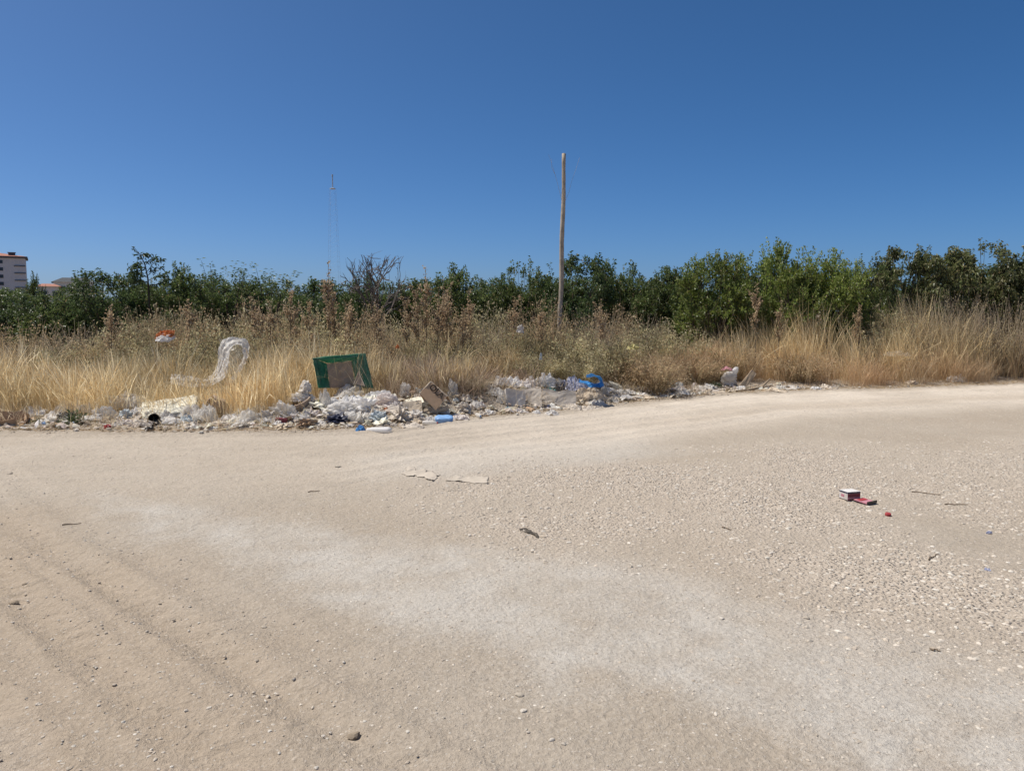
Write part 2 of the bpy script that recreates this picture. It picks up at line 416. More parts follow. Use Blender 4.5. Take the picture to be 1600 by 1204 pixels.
def top_z(x, y):
    """ground height with ruts and roughness"""
    near = (y > 1.5) & (y < 20) & (np.abs(x) < 15); z = hz(x, y); e = np.zeros_like(z)
    xa, ya = x[near], y[near]
    if len(xa): e[near] = tyre_relief(xa, ya) + gravel_at(xa, ya) * .008 * fbm(xa * 9, ya * 9, 21, 3) + .007 * fbm(xa * 9, ya * 9, 23, 3)
    return z + e
def build_ground():
    X = axis(-9.2, 13.0, lambda v: .046, -1500, 1500)
    Y = axis(2.2, 19.5, lambda v: .026 if v < 5 else (.036 if v < 8 else (.05 if v < 12.5 else .08)), -60, 2500)
    gx, gy = np.meshgrid(X, Y); x = gx.ravel(); y = gy.ravel()
    z = top_z(x, y)
    near = (y > 1.5) & (y < 20) & (np.abs(x) < 15)
    gr = np.zeros_like(x); gr[near] = gravel_at(x[near], y[near])
    n1 = fbm(x * 1.3, y * 1.3, 51, 4); n2 = fbm(x * 5, y * 5, 52, 3)
    wx = x + .35 * n1 + .06 * n2; wy = y + .35 * fbm(x * 1.3, y * 1.3, 57, 4) + .06 * n2
    pale = np.zeros_like(x); road = np.zeros_like(x); sand = np.zeros_like(x)
    a = near
    pale[a] = np.clip(poly_mask(PALE, wx[a], wy[a], .35) * (.72 + .5 * n2[a]) + poly_mask(PALE2, wx[a], wy[a], .1) * .8 + poly_mask(PALE3, wx[a], wy[a], .5) * .7, 0, 1)
    fd = front(x) - y + .25 * n1
    road = (sstep(.25, .8, fd) * (1 - sstep(3.0, 4.8, fd))) * (.35 + .65 * sstep(-3, 3, x)) * np.clip(.85 + .5 * n1, 0, 1)
    sand[a] = poly_mask(SAND, wx[a], wy[a], .5) * .8
    sand = np.clip(sand + .5 * road * sstep(0, 4, x) * np.exp(-((fd - 2.6) / .5) ** 2), 0, 1)
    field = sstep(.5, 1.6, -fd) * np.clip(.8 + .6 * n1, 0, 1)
    nx, ny = len(X), len(Y)
    i = np.arange((ny - 1) * nx).reshape(ny - 1, nx)[:, :-1].ravel()
    Q = np.stack([i, i + 1, i + nx + 1, i + nx], 1)
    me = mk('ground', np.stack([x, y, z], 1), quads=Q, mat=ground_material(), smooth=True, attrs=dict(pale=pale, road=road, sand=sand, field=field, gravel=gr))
    return ob('ground', me, kind='structure')
build_ground()

# ------------------------------------------------------------------ loose gravel (uncountable) and single stones
def rock_proto(seed, sub):
    bm = bmesh.new(); bmesh.ops.create_icosphere(bm, subdivisions=sub, radius=1)
    rr = np.random.default_rng(seed); D = rr.normal(size=(7, 3)); D /= np.linalg.norm(D, axis=1)[:, None]; L = rr.uniform(.55, .95, 7)
    for v in bm.verts:
        p = np.array(v.co); k = 1.0
        for d, l in zip(D, L):
            t = p @ d
            if t > 1e-3: k = min(k, l / t if l / t > .45 else .45)
        v.co = Vector(p * k * rr.uniform(.95, 1.05))
    V = np.array([v.co[:] for v in bm.verts]); T = np.array([[v.index for v in f.verts] for f in bm.faces]); bm.free()
    return V, T
def scatter_rocks(name, P, S, seed, mat, cols, label, cat, kind='stuff', flat_=.6, sink=-.35):
    rg = np.random.default_rng(seed); Vs = []; Ts = []; Cs = []; off = 0
    small = S < .008
    octV = np.array([[1, 0, 0], [-1, 0, 0], [0, 1, 0], [0, -1, 0], [0, 0, 1], [0, 0, -1.]]) ; octT = np.array([[0, 2, 4], [2, 1, 4], [1, 3, 4], [3, 0, 4], [2, 0, 5], [1, 2, 5], [3, 1, 5], [0, 3, 5]])
    protos = [rock_proto(seed + i, 1) for i in range(6)]
    which = rg.integers(0, 6, len(P))
    for w in range(7):
        sel = np.where(small if w == 6 else ((which == w) & ~small))[0]
        if len(sel) == 0: continue
        V0, T0 = (octV, octT) if w == 6 else protos[w]
        n = len(sel); a = rg.uniform(0, 6.283, n); ca, sa = np.cos(a), np.sin(a)
        sc = S[sel][:, None] * np.stack([rg.uniform(.8, 1.35, n), rg.uniform(.7, 1.0, n), rg.uniform(.75, 1.2, n) * flat_], 1)
        v = V0[None] * sc[:, None, :] * rg.uniform(.85, 1.15, (n, len(V0), 1))
        vx = v[..., 0] * ca[:, None] - v[..., 1] * sa[:, None]; vy = v[..., 0] * sa[:, None] + v[..., 1] * ca[:, None]
        v = np.stack([vx, vy, v[..., 2]], -1) + P[sel][:, None, :] + np.array([0, 0, 1]) * (S[sel] * flat_ * -sink)[:, None, None]
        Vs.append(v.reshape(-1, 3)); Ts.append((T0[None] + (np.arange(n) * len(V0))[:, None, None] + off).reshape(-1, 3))
        c = cols[rg.integers(0, len(cols), n)] * rg.uniform(.8, 1.15, (n, 1)); Cs.append(np.repeat(c, len(V0), 0)); off += n * len(V0)
    me = mk(name, np.concatenate(Vs), tris=np.concatenate(Ts), mat=mat, col=np.concatenate(Cs))
    return ob(name, me, label=label, cat=cat, kind=kind)
M['pebble'] = mat_attr('pebble', .95, 0, .1)
def build_gravel():
    rg = np.random.default_rng(4)
    n = 330000
    y = rg.uniform(2.4, 14, n); x = rg.uniform(-1, 1, n) * (y * .70 + .4)
    x, y = x + 0, y
    dens = gravel_at(x, y) * .42 * (y > 0) + .055
    dens += .05 * np.clip(fbm(x * 1.4, y * 1.4, 77, 3) * 2 - .2, 0, 1)
    keep = (rg.uniform(0, 1, n) < dens) & (y < front(x) - .1)
    x, y = x[keep], y[keep]
    S = .0042 * np.exp(rg.exponential(.62, len(x))); S = np.clip(S, .004, .022)
    S = np.where(gravel_at(x, y) < .15, np.minimum(S, .011), S)
    cols = np.array([[.47, .41, .335], [.50, .44, .365], [.45, .385, .31], [.55, .50, .425], [.42, .355, .28]])
    P = np.stack([x, y, top_z(x, y)], 1)
    scatter_rocks('gravel', P, S, 11, M['pebble'], cols, 'loose pale gravel strewn over the dirt road', 'gravel', flat_=.55, sink=.15)
    # crumbs of rubble and dirt among the litter
    n = 5200; x = rg.uniform(-8.5, 13, n); d = rg.uniform(-.35, 1.5, n) * rg.uniform(.2, 1, n); y = front(x) + d
    keep = rg.uniform(0, 1, n) < np.interp(x, [-9, -7, 2, 4, 7, 13], [.5, .7, .8, .55, .25, .1])
    x, y = x[keep], y[keep]
    S = np.clip(.009 * np.exp(rg.exponential(.6, len(x))), .008, .05)
    scatter_rocks('rubble', np.stack([x, y, hz(x, y)], 1), S, 15, M['pebble'], np.array([[.42, .37, .30], [.34, .29, .22], [.50, .46, .40], [.28, .22, .16]]), 'crumbled rubble and dirt clods under the roadside litter', 'rubble')
build_gravel()

# ------------------------------------------------------------------ dry grass (uncountable)
def blades(P, H, W, lean, leandir, col, rg, head=None, stiff=1.5):
    n = len(P); lv = np.array([0, .4, .75, 1.0]); ww = np.array([1, .85, .6, .0])
    fa = rg.uniform(0, 6.283, n); side = np.stack([np.cos(fa), np.sin(fa), np.zeros(n)], 1)
    dirv = np.stack([np.cos(leandir), np.sin(leandir), np.zeros(n)], 1)
    V = []
    for l, w in zip(lv, ww):
        c = P + dirv * (lean * H * l ** stiff)[:, None]; c[:, 2] = P[:, 2] + H * l * np.sqrt(np.clip(1 - (lean * l * .8) ** 2, .1, 1))
        if head is not None and l == .75: w = w * 1.0 + head * .9
        elif head is not None and l == 1.0: w = w + head * .4
        if l < 1 or head is not None:
            ws = (W * w)[:, None] if np.ndim(w) else W[:, None] * w
            V += [c - side * ws, c + side * ws]
        else: V += [c]
    k = len(V); V = np.stack(V, 1)
    b = (np.arange(n) * k)[:, None]
    f = [[0, 1, 3], [0, 3, 2], [2, 3, 5], [2, 5, 4]] + ([[4, 5, 7], [4, 7, 6]] if head is not None else [[4, 5, 6]])
    T = (np.array(f)[None] + b[:, :, None]).reshape(-1, 3)
    return V.reshape(-1, 3), T, np.repeat(col, k, 0)
def jitcol(base, n, rg, v=.2):
    base = np.asarray(base, float); c = base[rg.integers(0, len(base), n)]
    return c * rg.uniform(1 - v, 1 + v, (n, 1)) * rg.uniform(.95, 1.05, (n, 3))
def grass_patch(name, n, xr, off_lo, off_hi, hfun, cols, label, seed, densfun, W=(.0013, .0029), leanr=(.05, .6), clump=.8, wind=0.2, headp=.5):
    rg = np.random.default_rng(seed)
    nc = n // 24
    cx = rg.uniform(xr[0], xr[1], nc * 3); lo = np.interp(cx, *off_lo); hi = np.interp(cx, *off_hi)
    cd = lo + (hi - lo) * rg.uniform(0, 1, nc * 3) ** .85
    k = rg.uniform(0, 1, nc * 3) < densfun(cx, cd); cx, cd = cx[k][:nc], cd[k][:nc]; nc = len(cx)
    ch = rg.uniform(.72, 1.12, nc); cl = rg.uniform(0, 6.283, nc); ct = rg.integers(0, len(cols), nc)
    m = rg.integers(0, nc, n)
    x = cx[m] + rg.normal(0, .10, n) * clump; y = front(cx[m]) + cd[m] + rg.normal(0, .10, n) * clump
    H = hfun(x, y) * ch[m] * rg.uniform(.45, 1.08, n) * (.55 + .75 * vnoise(x * 1.5, y * .8, seed + 7))
    d_ = y - front(x); H = np.where((x > -5.9) & (x < -4.3) & (d_ < 2.0), H * .72, H); H = np.where((x > -3.35) & (x < -2.1) & (d_ < 1.75) & (rg.uniform(0, 1, n) < .88), H * .28, H)
    P = np.stack([x, y, hz(x, y) - .02], 1)
    lean = rg.uniform(leanr[0], leanr[1], n); lean = np.where(rg.uniform(0, 1, n) < .12, rg.uniform(.8, 1.15, n), lean); ld = np.where(rg.uniform(0, 1, n) < .5, cl[m], rg.uniform(0, 6.283, n)) 
    ld = np.where(rg.uniform(0, 1, n) < wind, rg.normal(math.pi * .85, .5, n), ld)
    colr = np.asarray(cols)[np.where(rg.uniform(0, 1, n) < .7, ct[m], rg.integers(0, len(cols), n))] * rg.uniform(.72, 1.2, (n, 1))
    colr = colr * (.78 + .42 * vnoise(x * .9, y * .9, seed + 3))[:, None]
    W_ = rg.uniform(W[0], W[1], n)
    hd = np.where(rg.uniform(0, 1, n) < headp, rg.uniform(.8, 2.0, n), 0); hd = np.where(rg.uniform(0, 1, n) < .05, 2.8, hd)
    V, T, C = blades(P, H, W_, lean, ld, colr, rg, head=hd)
    me = mk(name, V, tris=T, mat=M['dry'], col=C)
    return ob(name, me, label=label, cat='grass', kind='stuff')
GOLD = [(.74, .58, .33), (.80, .67, .42), (.62, .45, .23), (.82, .72, .5)]
RUSS = [(.60, .42, .25), (.68, .50, .31), (.48, .32, .195), (.70, .55, .36)]
STRAW = [(.60, .48, .31), (.52, .40, .25), (.66, .56, .4)]
def px_of(x, y): return 800 + F_PX * x / y
def d_left(x, d): return np.clip(2.4 * vnoise(x * 1.7, d * 1.2, 201) - .55, .06, 1)
def d_all(x, d): return np.clip(.15 + 1.5 * vnoise(x * .9, d * .9, 205) - .2, .1, 1)
# tall golden grass behind the litter, west half
grass_patch('golden_grass', 27000, (-9.2, 0.2), ([-9, -7.2, -6.2, -5.0, -3.45, -3.3, -2.15, -2.0, -1.2, .2], [.7, .9, .8, .8, .5, .9, .9, 1.35, 1.1, 1.6]), ([-9, -2.5, .2], [3.0, 2.9, 3.2]),
            lambda x, y: np.interp(x, [-9, -6, -4.4, -3, -2, -.8, .2], [1.0, .92, .9, 1.0, .85, .88, .7]), GOLD, 'tall golden dry grass standing behind the litter strip', 301, d_left)
# russet and golden mass along the far side of the road, east half
grass_patch('russet_grass', 36000, (2.2, 15.5), ([2, 3.2, 3.9, 5.4, 5.9, 8, 16], [1.1, .9, 1.5, 1.6, .5, .2, .1]), ([2, 5, 16], [3.2, 3.2, 3.4]),
            lambda x, y: np.interp(x, [2.2, 4, 5.5, 7, 10, 15], [.75, .85, .95, .95, .85, .85]), RUSS, 'russet dry grass massed along the far side of the road', 302, d_all, leanr=(.05, .8), wind=.1, headp=.3)
grass_patch('straw_grass', 24000, (5.0, 16.5), ([5, 7, 9, 16], [1.4, .9, .55, .35]), ([5, 16], [4.2, 4.4]),
            lambda x, y: np.interp(x, [5, 6.2, 7.2, 8.5, 9.5, 12, 16], [1.5, 1.95, 1.9, 1.5, 1.7, 1.85, 1.8]), [(.80, .64, .37), (.85, .71, .45), (.72, .55, .30)], 'tall straw coloured grass rising above the russet grass', 303, d_all, leanr=(.05, .5), wind=.55)
# faded low stalks in the middle, in and behind the litter
grass_patch('faded_stalks', 12000, (-2.2, 3.4), ([-2.2, -.7, .4, 1.6, 3.4], [1.2, .55, 1.0, 1.1, .7]), ([-2.2, 3.4], [3.4, 3.2]),
            lambda x, y: np.interp(x, [-2, -.5, .5, 1.5, 3.4], [.7, .62, .6, .65, .75]), [(.42, .32, .23), (.50, .39, .28), (.34, .245, .18)], 'faded brown stalks growing through and behind the litter', 304, d_all, leanr=(.1, .9), headp=.3)
# the tangle of dead weeds behind the grass
grass_patch('dead_weeds', 11000, (-12, 3.6), ([-12, -7, -3, 0, 3.6], [3.4, 3.2, 2.9, 2.6, 2.4]), ([-12, 3.6], [7.0, 5.5]),
            lambda x, y: np.interp(x, [-12, -8.5, -6.5, -4.5, 0, 3.6], [.7, .7, .85, 1.0, .95, .85]), [(.42, .33, .19), (.50, .40, .24), (.34, .25, .15), (.44, .37, .21)], 'tangled dead brown weeds between the grass and the trees', 306, d_all, W=(.002, .006), leanr=(.1, .9), headp=.8)
# thin stalks standing within the litter strip
grass_patch('sparse_stalks', 2600, (-8.5, 4), ([-9, 4], [.15, .15]), ([-9, 4], [1.0, 1.0]),
            lambda x, y: np.full_like(x, .34), STRAW, 'thin pale stalks standing in the litter', 305, lambda x, d: np.full_like(x, .9), leanr=(.1, .9), clump=1.5)
def straw_litter():
    rg = np.random.default_rng(8); n = 9000
    x = rg.uniform(-9, 13, n); d = np.abs(rg.normal(0, .45, n)) - .22 + .12 * fbm(x * 2, x * 0, 15, 2); y = front(x) + d
    H = rg.uniform(.05, .22, n); P = np.stack([x, y, hz(x, y) + rg.uniform(.004, .03, n)], 1)
    a = rg.uniform(0, 6.283, n); dv = np.stack([np.cos(a), np.sin(a), rg.normal(0, .15, n)], 1) * H[:, None]
    sd = np.stack([-np.sin(a), np.cos(a), rg.normal(0, .6, n)], 1) * rg.uniform(.0015, .004, n)[:, None]
    V = np.stack([P - sd, P + sd, P + dv], 1).reshape(-1, 3)
    T = np.arange(n * 3).reshape(-1, 3)
    C = np.repeat(jitcol([(.46, .34, .19), (.36, .25, .14), (.52, .42, .28), (.25, .17, .1)], n, rg), 3, 0)
    ob('straw_litter', mk('straw_litter', V, tris=T, mat=M['dry'], col=C), label='broken straw and dead stems lying along the road edge', cat='straw', kind='stuff')
straw_litter()

# ------------------------------------------------------------------ leaves, trees, shrubs
def leaf_mesh_data(P, D, L, wr, col, rg, up=.5, fold=.18):
    n = len(P); D = D / (np.linalg.norm(D, axis=1)[:, None] + 1e-9)
    N = rg.normal(size=(n, 3)) * .8 + np.array([0, 0, up * 2]); S = np.cross(D, N); S /= np.linalg.norm(S, axis=1)[:, None] + 1e-9
    N = np.cross(S, D); L = L[:, None]
    m = P + D * L * .48 + N * L * fold
    V = np.stack([P, m + S * L * wr * .5, P + D * L, m - S * L * wr * .5], 1).reshape(-1, 3)
    b = (np.arange(n) * 4)[:, None]
    T = np.concatenate([b + np.array([[0, 1, 2]]), b + np.array([[0, 2, 3]])], 1).reshape(-1, 3)
    return V, T, np.repeat(col, 4, 0)
def unit(v): return v / (np.linalg.norm(v, axis=-1, keepdims=True) + 1e-9)
def make_tree(H, Rd, seed, cols, leaf=.085, wr=.42, n_clump=16, per=16, lps=30, droop=.15, sprouts=10, base=.12, sprout_len=.5):
    rg = np.random.default_rng(seed); name = 'tree'
    zc = H * (base + .5 * (1 - base)); rz = H * (1 - base) * .5
    cd = unit(rg.normal(size=(n_clump, 3)) * np.array([1, 1, .85]) + np.array([0, 0, .12]))
    cc = cd * np.array([Rd, Rd, rz]) * rg.uniform(.35, .88, (n_clump, 1)) + np.array([0, 0, zc])
    cr = Rd * rg.uniform(.26, .52, n_clump)
    S0 = []; SD = []; SL = []; SC = []
    tone = rg.uniform(.8, 1.2, n_clump)
    for i in range(n_clump):
        k = per; o = unit(rg.normal(size=(k, 3)))
        S0.append(cc[i] + o * cr[i] * .28); d = unit(o * .8 + cd[i] * .45 + np.array([0, 0, .35]) + rg.normal(size=(k, 3)) * .25)
        SD.append(d); SL.append(cr[i] * rg.uniform(.55, 1.05, k)); SC.append(np.full(k, tone[i]))
    if sprouts:
        a = rg.uniform(0, 6.283, sprouts); r_ = Rd * .75 * np.sqrt(rg.uniform(0, 1, sprouts))
        top = zc + rz * .72 * np.sqrt(np.clip(1 - (r_ / Rd) ** 2, 0, 1))
        S0.append(np.stack([np.cos(a) * r_, np.sin(a) * r_, top], 1)); SD.append(unit(np.stack([np.cos(a) * .25, np.sin(a) * .25, np.ones(sprouts)], 1) + rg.normal(size=(sprouts, 3)) * .12))
        SL.append(rg.uniform(.5, 1.2, sprouts) * sprout_len); SC.append(np.full(sprouts, 1.05))
    S0 = np.concatenate(S0); SD = np.concatenate(SD); SL = np.concatenate(SL); SC = np.concatenate(SC); ns = len(S0)
    m = np.repeat(np.arange(ns), lps); n = len(m); t = rg.uniform(.0, 1, n) ** .8
    P = S0[m] + SD[m] * (SL[m] * t)[:, None]; P[:, 2] -= droop * SL[m] * t * t * .6
    rad = unit(np.cross(SD[m], rg.normal(size=(n, 3))))
    D = unit(SD[m] * .55 + rad * .85 + np.array([0, 0, -droop * 2.2]))
    P += rad * .02
    P[:, 2] = np.maximum(P[:, 2], .05)
    base_c = np.asarray(cols)[rg.integers(0, len(cols), n)]
    C = base_c * (SC[m] * rg.uniform(.7, 1.3, n))[:, None]; dead = rg.uniform(0, 1, n) < .03; C[dead] = np.array([.30, .23, .12])
    V, T, CC = leaf_mesh_data(P, D, leaf * rg.uniform(.7, 1.25, n), wr, C, rg)
    crown = mk('crown', V, tris=T, mat=M['leaf'], col=CC)
    segs = []; hb = H * max(base, .1) + .15
    tr = np.array([[0, 0, -.1], [.02, .01, hb * .5], [.0, .03, hb]]); r0 = .035 + .018 * H
    segs.append((tr, np.array([r0 * 1.25, r0, r0 * .85])))
    for i in range(n_clump):
        p0 = tr[-1] * rg.uniform(.7, 1); p2 = cc[i]; p1 = p0 * .45 + p2 * .55 + np.array([0, 0, .12 * H]) * rg.uniform(-.3, .6)
        t_ = np.linspace(0, 1, 5)[:, None]; c = (1 - t_) ** 2 * p0 + 2 * t_ * (1 - t_) * p1 + t_ ** 2 * p2
        segs.append((c, np.linspace(r0 * .5, r0 * .14, 5)))
    for i in range(0, ns, 2):
        e = S0[i] + SD[i] * SL[i] * .9; e[2] -= droop * SL[i] * .5
        ci = min(i // per, n_clump - 1); s = cc[ci] if i < n_clump * per else S0[i] - np.array([0, 0, .3])
        segs.append((np.array([s, (s + e) / 2 + rg.normal(size=3) * .02, e]), np.array([.009, .006, .003])))
    V, Q = tubes(segs, 5)
    TOPZ[seed] = float(np.percentile(P[:, 2], 99.6))
    return crown, mk('trunk', V, quads=Q, mat=M['bark'], smooth=True)
TOPZ = {}
DARK = [(.085, .125, .04), (.105, .15, .05), (.065, .10, .034), (.13, .17, .06)]
MIDG = [(.11, .15, .042), (.135, .175, .052), (.085, .125, .036), (.165, .195, .065)]
BRITE = [(.175, .23, .048), (.22, .265, .06), (.135, .185, .038), (.27, .30, .085)]
OLIVE = [(.13, .15, .055), (.17, .185, .072), (.10, .12, .043), (.23, .215, .10)]
PROTO = {}
def tree_proto(key, **kw): PROTO[key] = (make_tree(**kw), kw['seed'], kw['Rd'])
for i in range(5):
    tree_proto('d%d' % i, H=3.0, Rd=1.35, seed=500 + i, cols=DARK if i % 2 else MIDG, leaf=.10, n_clump=24, per=20, lps=30, base=.03, sprouts=[14, 8, 20, 12, 16][i], sprout_len=.42)
for i in range(3):
    tree_proto('b%d' % i, H=3.2, Rd=1.5, seed=530 + i, cols=BRITE, leaf=.08, wr=.55, n_clump=28, per=24, lps=34, droop=.02, sprouts=22, base=.04, sprout_len=.5)
for i in range(3):
    tree_proto('o%d' % i, H=3.6, Rd=1.45, seed=550 + i, cols=OLIVE, leaf=.13, wr=.4, n_clump=24, per=17, lps=28, droop=.32, sprouts=16, base=.1, sprout_len=.45)
tree_proto('sparse', H=3.2, Rd=.9, seed=570, cols=MIDG, leaf=.10, wr=.3, n_clump=9, per=5, lps=18, droop=.25, sprouts=9, base=.3, sprout_len=.9)
tree_proto('sapling', H=4.2, Rd=.65, seed=571, cols=[(.06, .085, .045), (.075, .10, .055)], leaf=.13, wr=.24, n_clump=9, per=4, lps=15, droop=.3, sprouts=5, base=.45, sprout_len=.8)
def tree(px, Y, top, wpx, key, name, label, group, rot=None, base_py=None):
    (crown, trunk), sd, Rd = PROTO[key]; H = TOPZ[sd]
    x = (px - 800) / F_PX * Y; gz = float(hz(x, Y)); h = CAM_H + (HORIZON - top) * Y / F_PX - gz
    w = wpx * mpp(Y) / 2
    rr = random.Random(int(px * 7 + Y * 13))
    o = ob(name, None, loc=(x, Y, gz), rot=(0, 0, rr.uniform(0, 6.28) if rot is None else rot), scale=(w / Rd, w / Rd, h / H), label=label, cat='tree', group=group)
    ob('trunk', trunk, o); ob('crown', crown, o)
    return o
OG = 'orchard trees behind the weeds'
for row in [
    (-30, 25, 456, 150, 'd0', 'orchard_tree', 'dark green orchard tree cut by the picture edge below the apartment block'),
    (28, 23, 460, 130, 'd1', 'orchard_tree', 'low dark orchard tree standing before the apartment block'),
    (95, 22, 460, 120, 'd2', 'orchard_tree', 'low orchard tree standing before the small white house'),
    (58, 30, 432, 34, 'd4', 'orchard_tree', 'narrow pointed treetop beside the corner of the apartment block'),
    (165, 22, 428, 120, 'd3', 'orchard_tree', 'dense dark orchard tree just beyond the small white house'),
    (232, 24, 432, 110, 'd0', 'orchard_tree', 'orchard tree under the tall thin sapling'),
    (298, 23, 420, 105, 'd4', 'orchard_tree', 'dark orchard tree between the thin sapling and the loose leggy tree'),
    (428, 25, 420, 120, 'sparse', 'orchard_tree', 'second loose leggy orchard tree with open shoots'),
    (360, 24.5, 408, 110, 'sparse', 'orchard_tree', 'loose leggy orchard tree with open shoots, nearer the thin sapling'),
    (362, 26, 432, 120, 'd1', 'orchard_tree', 'dense orchard tree behind the loose leggy tree nearer the sapling'),
    (432, 27, 438, 120, 'd2', 'orchard_tree', 'dense orchard tree behind the second loose leggy tree'),
    (500, 25, 440, 110, 'd3', 'orchard_tree', 'low orchard tree below the lattice mast'),
    (575, 24, 440, 96, 'd1', 'orchard_tree', 'low orchard tree in front of the bare tree'),
    (578, 26, 428, 26, 'd3', 'orchard_tree', 'narrow pointed treetop in front of the bare tree'),
    (635, 25, 440, 110, 'd0', 'orchard_tree', 'low orchard tree beside the bare tree toward the pole'),
    (712, 23.5, 420, 104, 'd4', 'orchard_tree', 'dark orchard tree behind the tall russet seed stalks'),
    (765, 26, 436, 100, 'd1', 'orchard_tree', 'low orchard tree midway between the russet stalks and the pole'),
    (815, 24, 416, 96, 'd2', 'orchard_tree', 'knobbly orchard tree just short of the wooden pole'),
    (900, 23, 404, 120, 'd3', 'orchard_tree', 'tall dark orchard tree just behind the wooden pole'),
    (962, 24, 412, 100, 'd0', 'orchard_tree', 'second dark orchard tree beyond the wooden pole'),
    (1022, 23, 426, 104, 'd4', 'orchard_tree', 'low dark orchard tree next to the smaller bright bush'),
    (1060, 22.5, 422, 84, 'd0', 'orchard_tree', 'mid green tree beside the smaller bright bush toward the pole'),
    (1172, 22, 420, 90, 'd4', 'orchard_tree', 'mid green tree joining the two bright bushes'),
    (1350, 21.5, 415, 84, 'd2', 'orchard_tree', 'dark tree between the rounded bright bush and the drooping trees'),
    (1170, 24, 416, 104, 'd1', 'orchard_tree', 'darker tree in the dip between the two bright bushes'),
    (1395, 22, 392, 96, 'o0', 'broadleaf_tree', 'olive green drooping tree next to the big bright bush'),
    (1462, 21.5, 390, 104, 'o1', 'broadleaf_tree', 'olive green drooping tree, middle one of the row past the bright bush'),
    (1530, 22.5, 384, 104, 'o2', 'broadleaf_tree', 'tall olive green drooping tree, next to last in its row'),
    (1590, 21.5, 388, 110, 'o0', 'broadleaf_tree', 'olive green drooping tree cut by the picture edge'),
    (1660, 22, 392, 110, 'o1', 'broadleaf_tree', 'olive green tree outside the picture edge'),
    (1112, 21, 404, 138, 'b0', 'bright_bush', 'smaller bright green bushy tree above the russet grass'),
    (1235, 20.5, 386, 118, 'b1', 'bright_bush', 'largest bright green bush with a pointed top'),
    (1304, 20.5, 400, 118, 'b2', 'bright_bush', 'bright green bush with rounded top joined to the largest one'),
]:
    px, Y, top, w, key, nm, lab = row
    if px > 1640: continue
    tree(px, Y, top, w, key, nm, lab, OG)
def sapling():
    rg = np.random.default_rng(5); Y = 22.5; b = at(236, 520, Y); b.z = 0
    pt = lambda px, py: np.array(at(px, py, Y + rg.uniform(-.15, .15)) - b)
    stem = np.array([[0, 0, 0], pt(233, 470), pt(231, 435), pt(226, 412), pt(219, 398), pt(208, 385)]); segs = [(stem, np.array([.035, .03, .022, .016, .011, .005]))]; P = []; D = []
    br = [((231, 430), (243, 420), (256, 416)), ((230, 424), (240, 411), (252, 407)), ((227, 414), (236, 404), (245, 403)), ((231, 434), (217, 426), (206, 424)), ((229, 420), (219, 416), (210, 418)), ((232, 438), (246, 432), (258, 428)), ((224, 408), (218, 410), (212, 414)), ((232, 442), (220, 440), (208, 438)), ((220, 398), (228, 396), (234, 398)), ((233, 446), (244, 444), (254, 440))]
    for q in br:
        c = np.array([pt(*k) for k in q]); segs.append((c, np.array([.010, .007, .003])))
        for k in range(26):
            t = rg.uniform(.15, 1.05); a = c[0] + (c[1] - c[0]) * min(1, t * 2) if t < .5 else c[1] + (c[2] - c[1]) * (t * 2 - 1); P.append(a + rg.normal(0, .02, 3)); D.append(unit(c[2] - c[0]) * .6 + rg.normal(0, .5, 3) + np.array([0, 0, -.45]))
    for k in range(26):
        t = rg.uniform(0, 1); P.append(stem[3] + (stem[5] - stem[3]) * t + rg.normal(0, .02, 3)); D.append(rg.normal(0, .5, 3) + np.array([-.2, 0, -.1]))
    for k in range(130): P.append(pt(rg.normal(211, 5), rg.normal(428, 8))); D.append(rg.normal(0, .5, 3) + np.array([0, 0, -.5]))
    P = np.array(P); n = len(P); V, T, C = leaf_mesh_data(P, np.array(D), .15 * rg.uniform(.7, 1.2, n), .3, jitcol([(.10, .14, .06), (.12, .16, .075), (.085, .12, .05)], n, rg), rg)
    o = ob('thin_sapling', None, loc=b, label='tall thin sapling with sparse narrow leaves against the sky', cat='tree')
    ob('crown', mk('crown', V, tris=T, mat=M['leaf'], col=C), o); V, Q = tubes(segs, 5); ob('trunk', mk('trunk', V, quads=Q, mat=M['bark'], smooth=True), o)
sapling()
for i, (px, Y, top, wh) in enumerate([(-20, 40, 452, 'the apartment block at the picture edge'), (70, 38, 462, 'the low trees before the small white house'), (150, 36, 448, 'the dense dark tree'), (240, 37, 446, 'the thin sapling'), (330, 38, 444, 'the first loose leggy tree'), (420, 37, 444, 'the second loose leggy tree'), (510, 36, 446, 'the tallest seed stalk'), (600, 38, 446, 'the bare tree'), (690, 36, 444, 'the russet seed stalk cluster'), (780, 37, 442, 'the gap short of the knobbly tree'),
        (865, 36, 436, 'the wooden pole'), (950, 37, 436, 'the second dark tree beyond the pole'), (1040, 36, 436, 'the low tree before the smaller bright bush'), (1130, 36, 436, 'the smaller bright bush'), (1210, 37, 430, 'the largest bright bush'), (1345, 36, 430, 'the gap past the rounded bright bush'), (1430, 36, 420, 'the first two drooping trees'), (1500, 37, 416, 'the tall drooping tree'), (1580, 36, 416, 'the last drooping tree')]):
    tree(px, Y, top, 130, 'd%d' % (i % 5), 'background_tree', 'dark rear-row orchard tree glimpsed behind ' + wh, 'rear row of orchard trees')
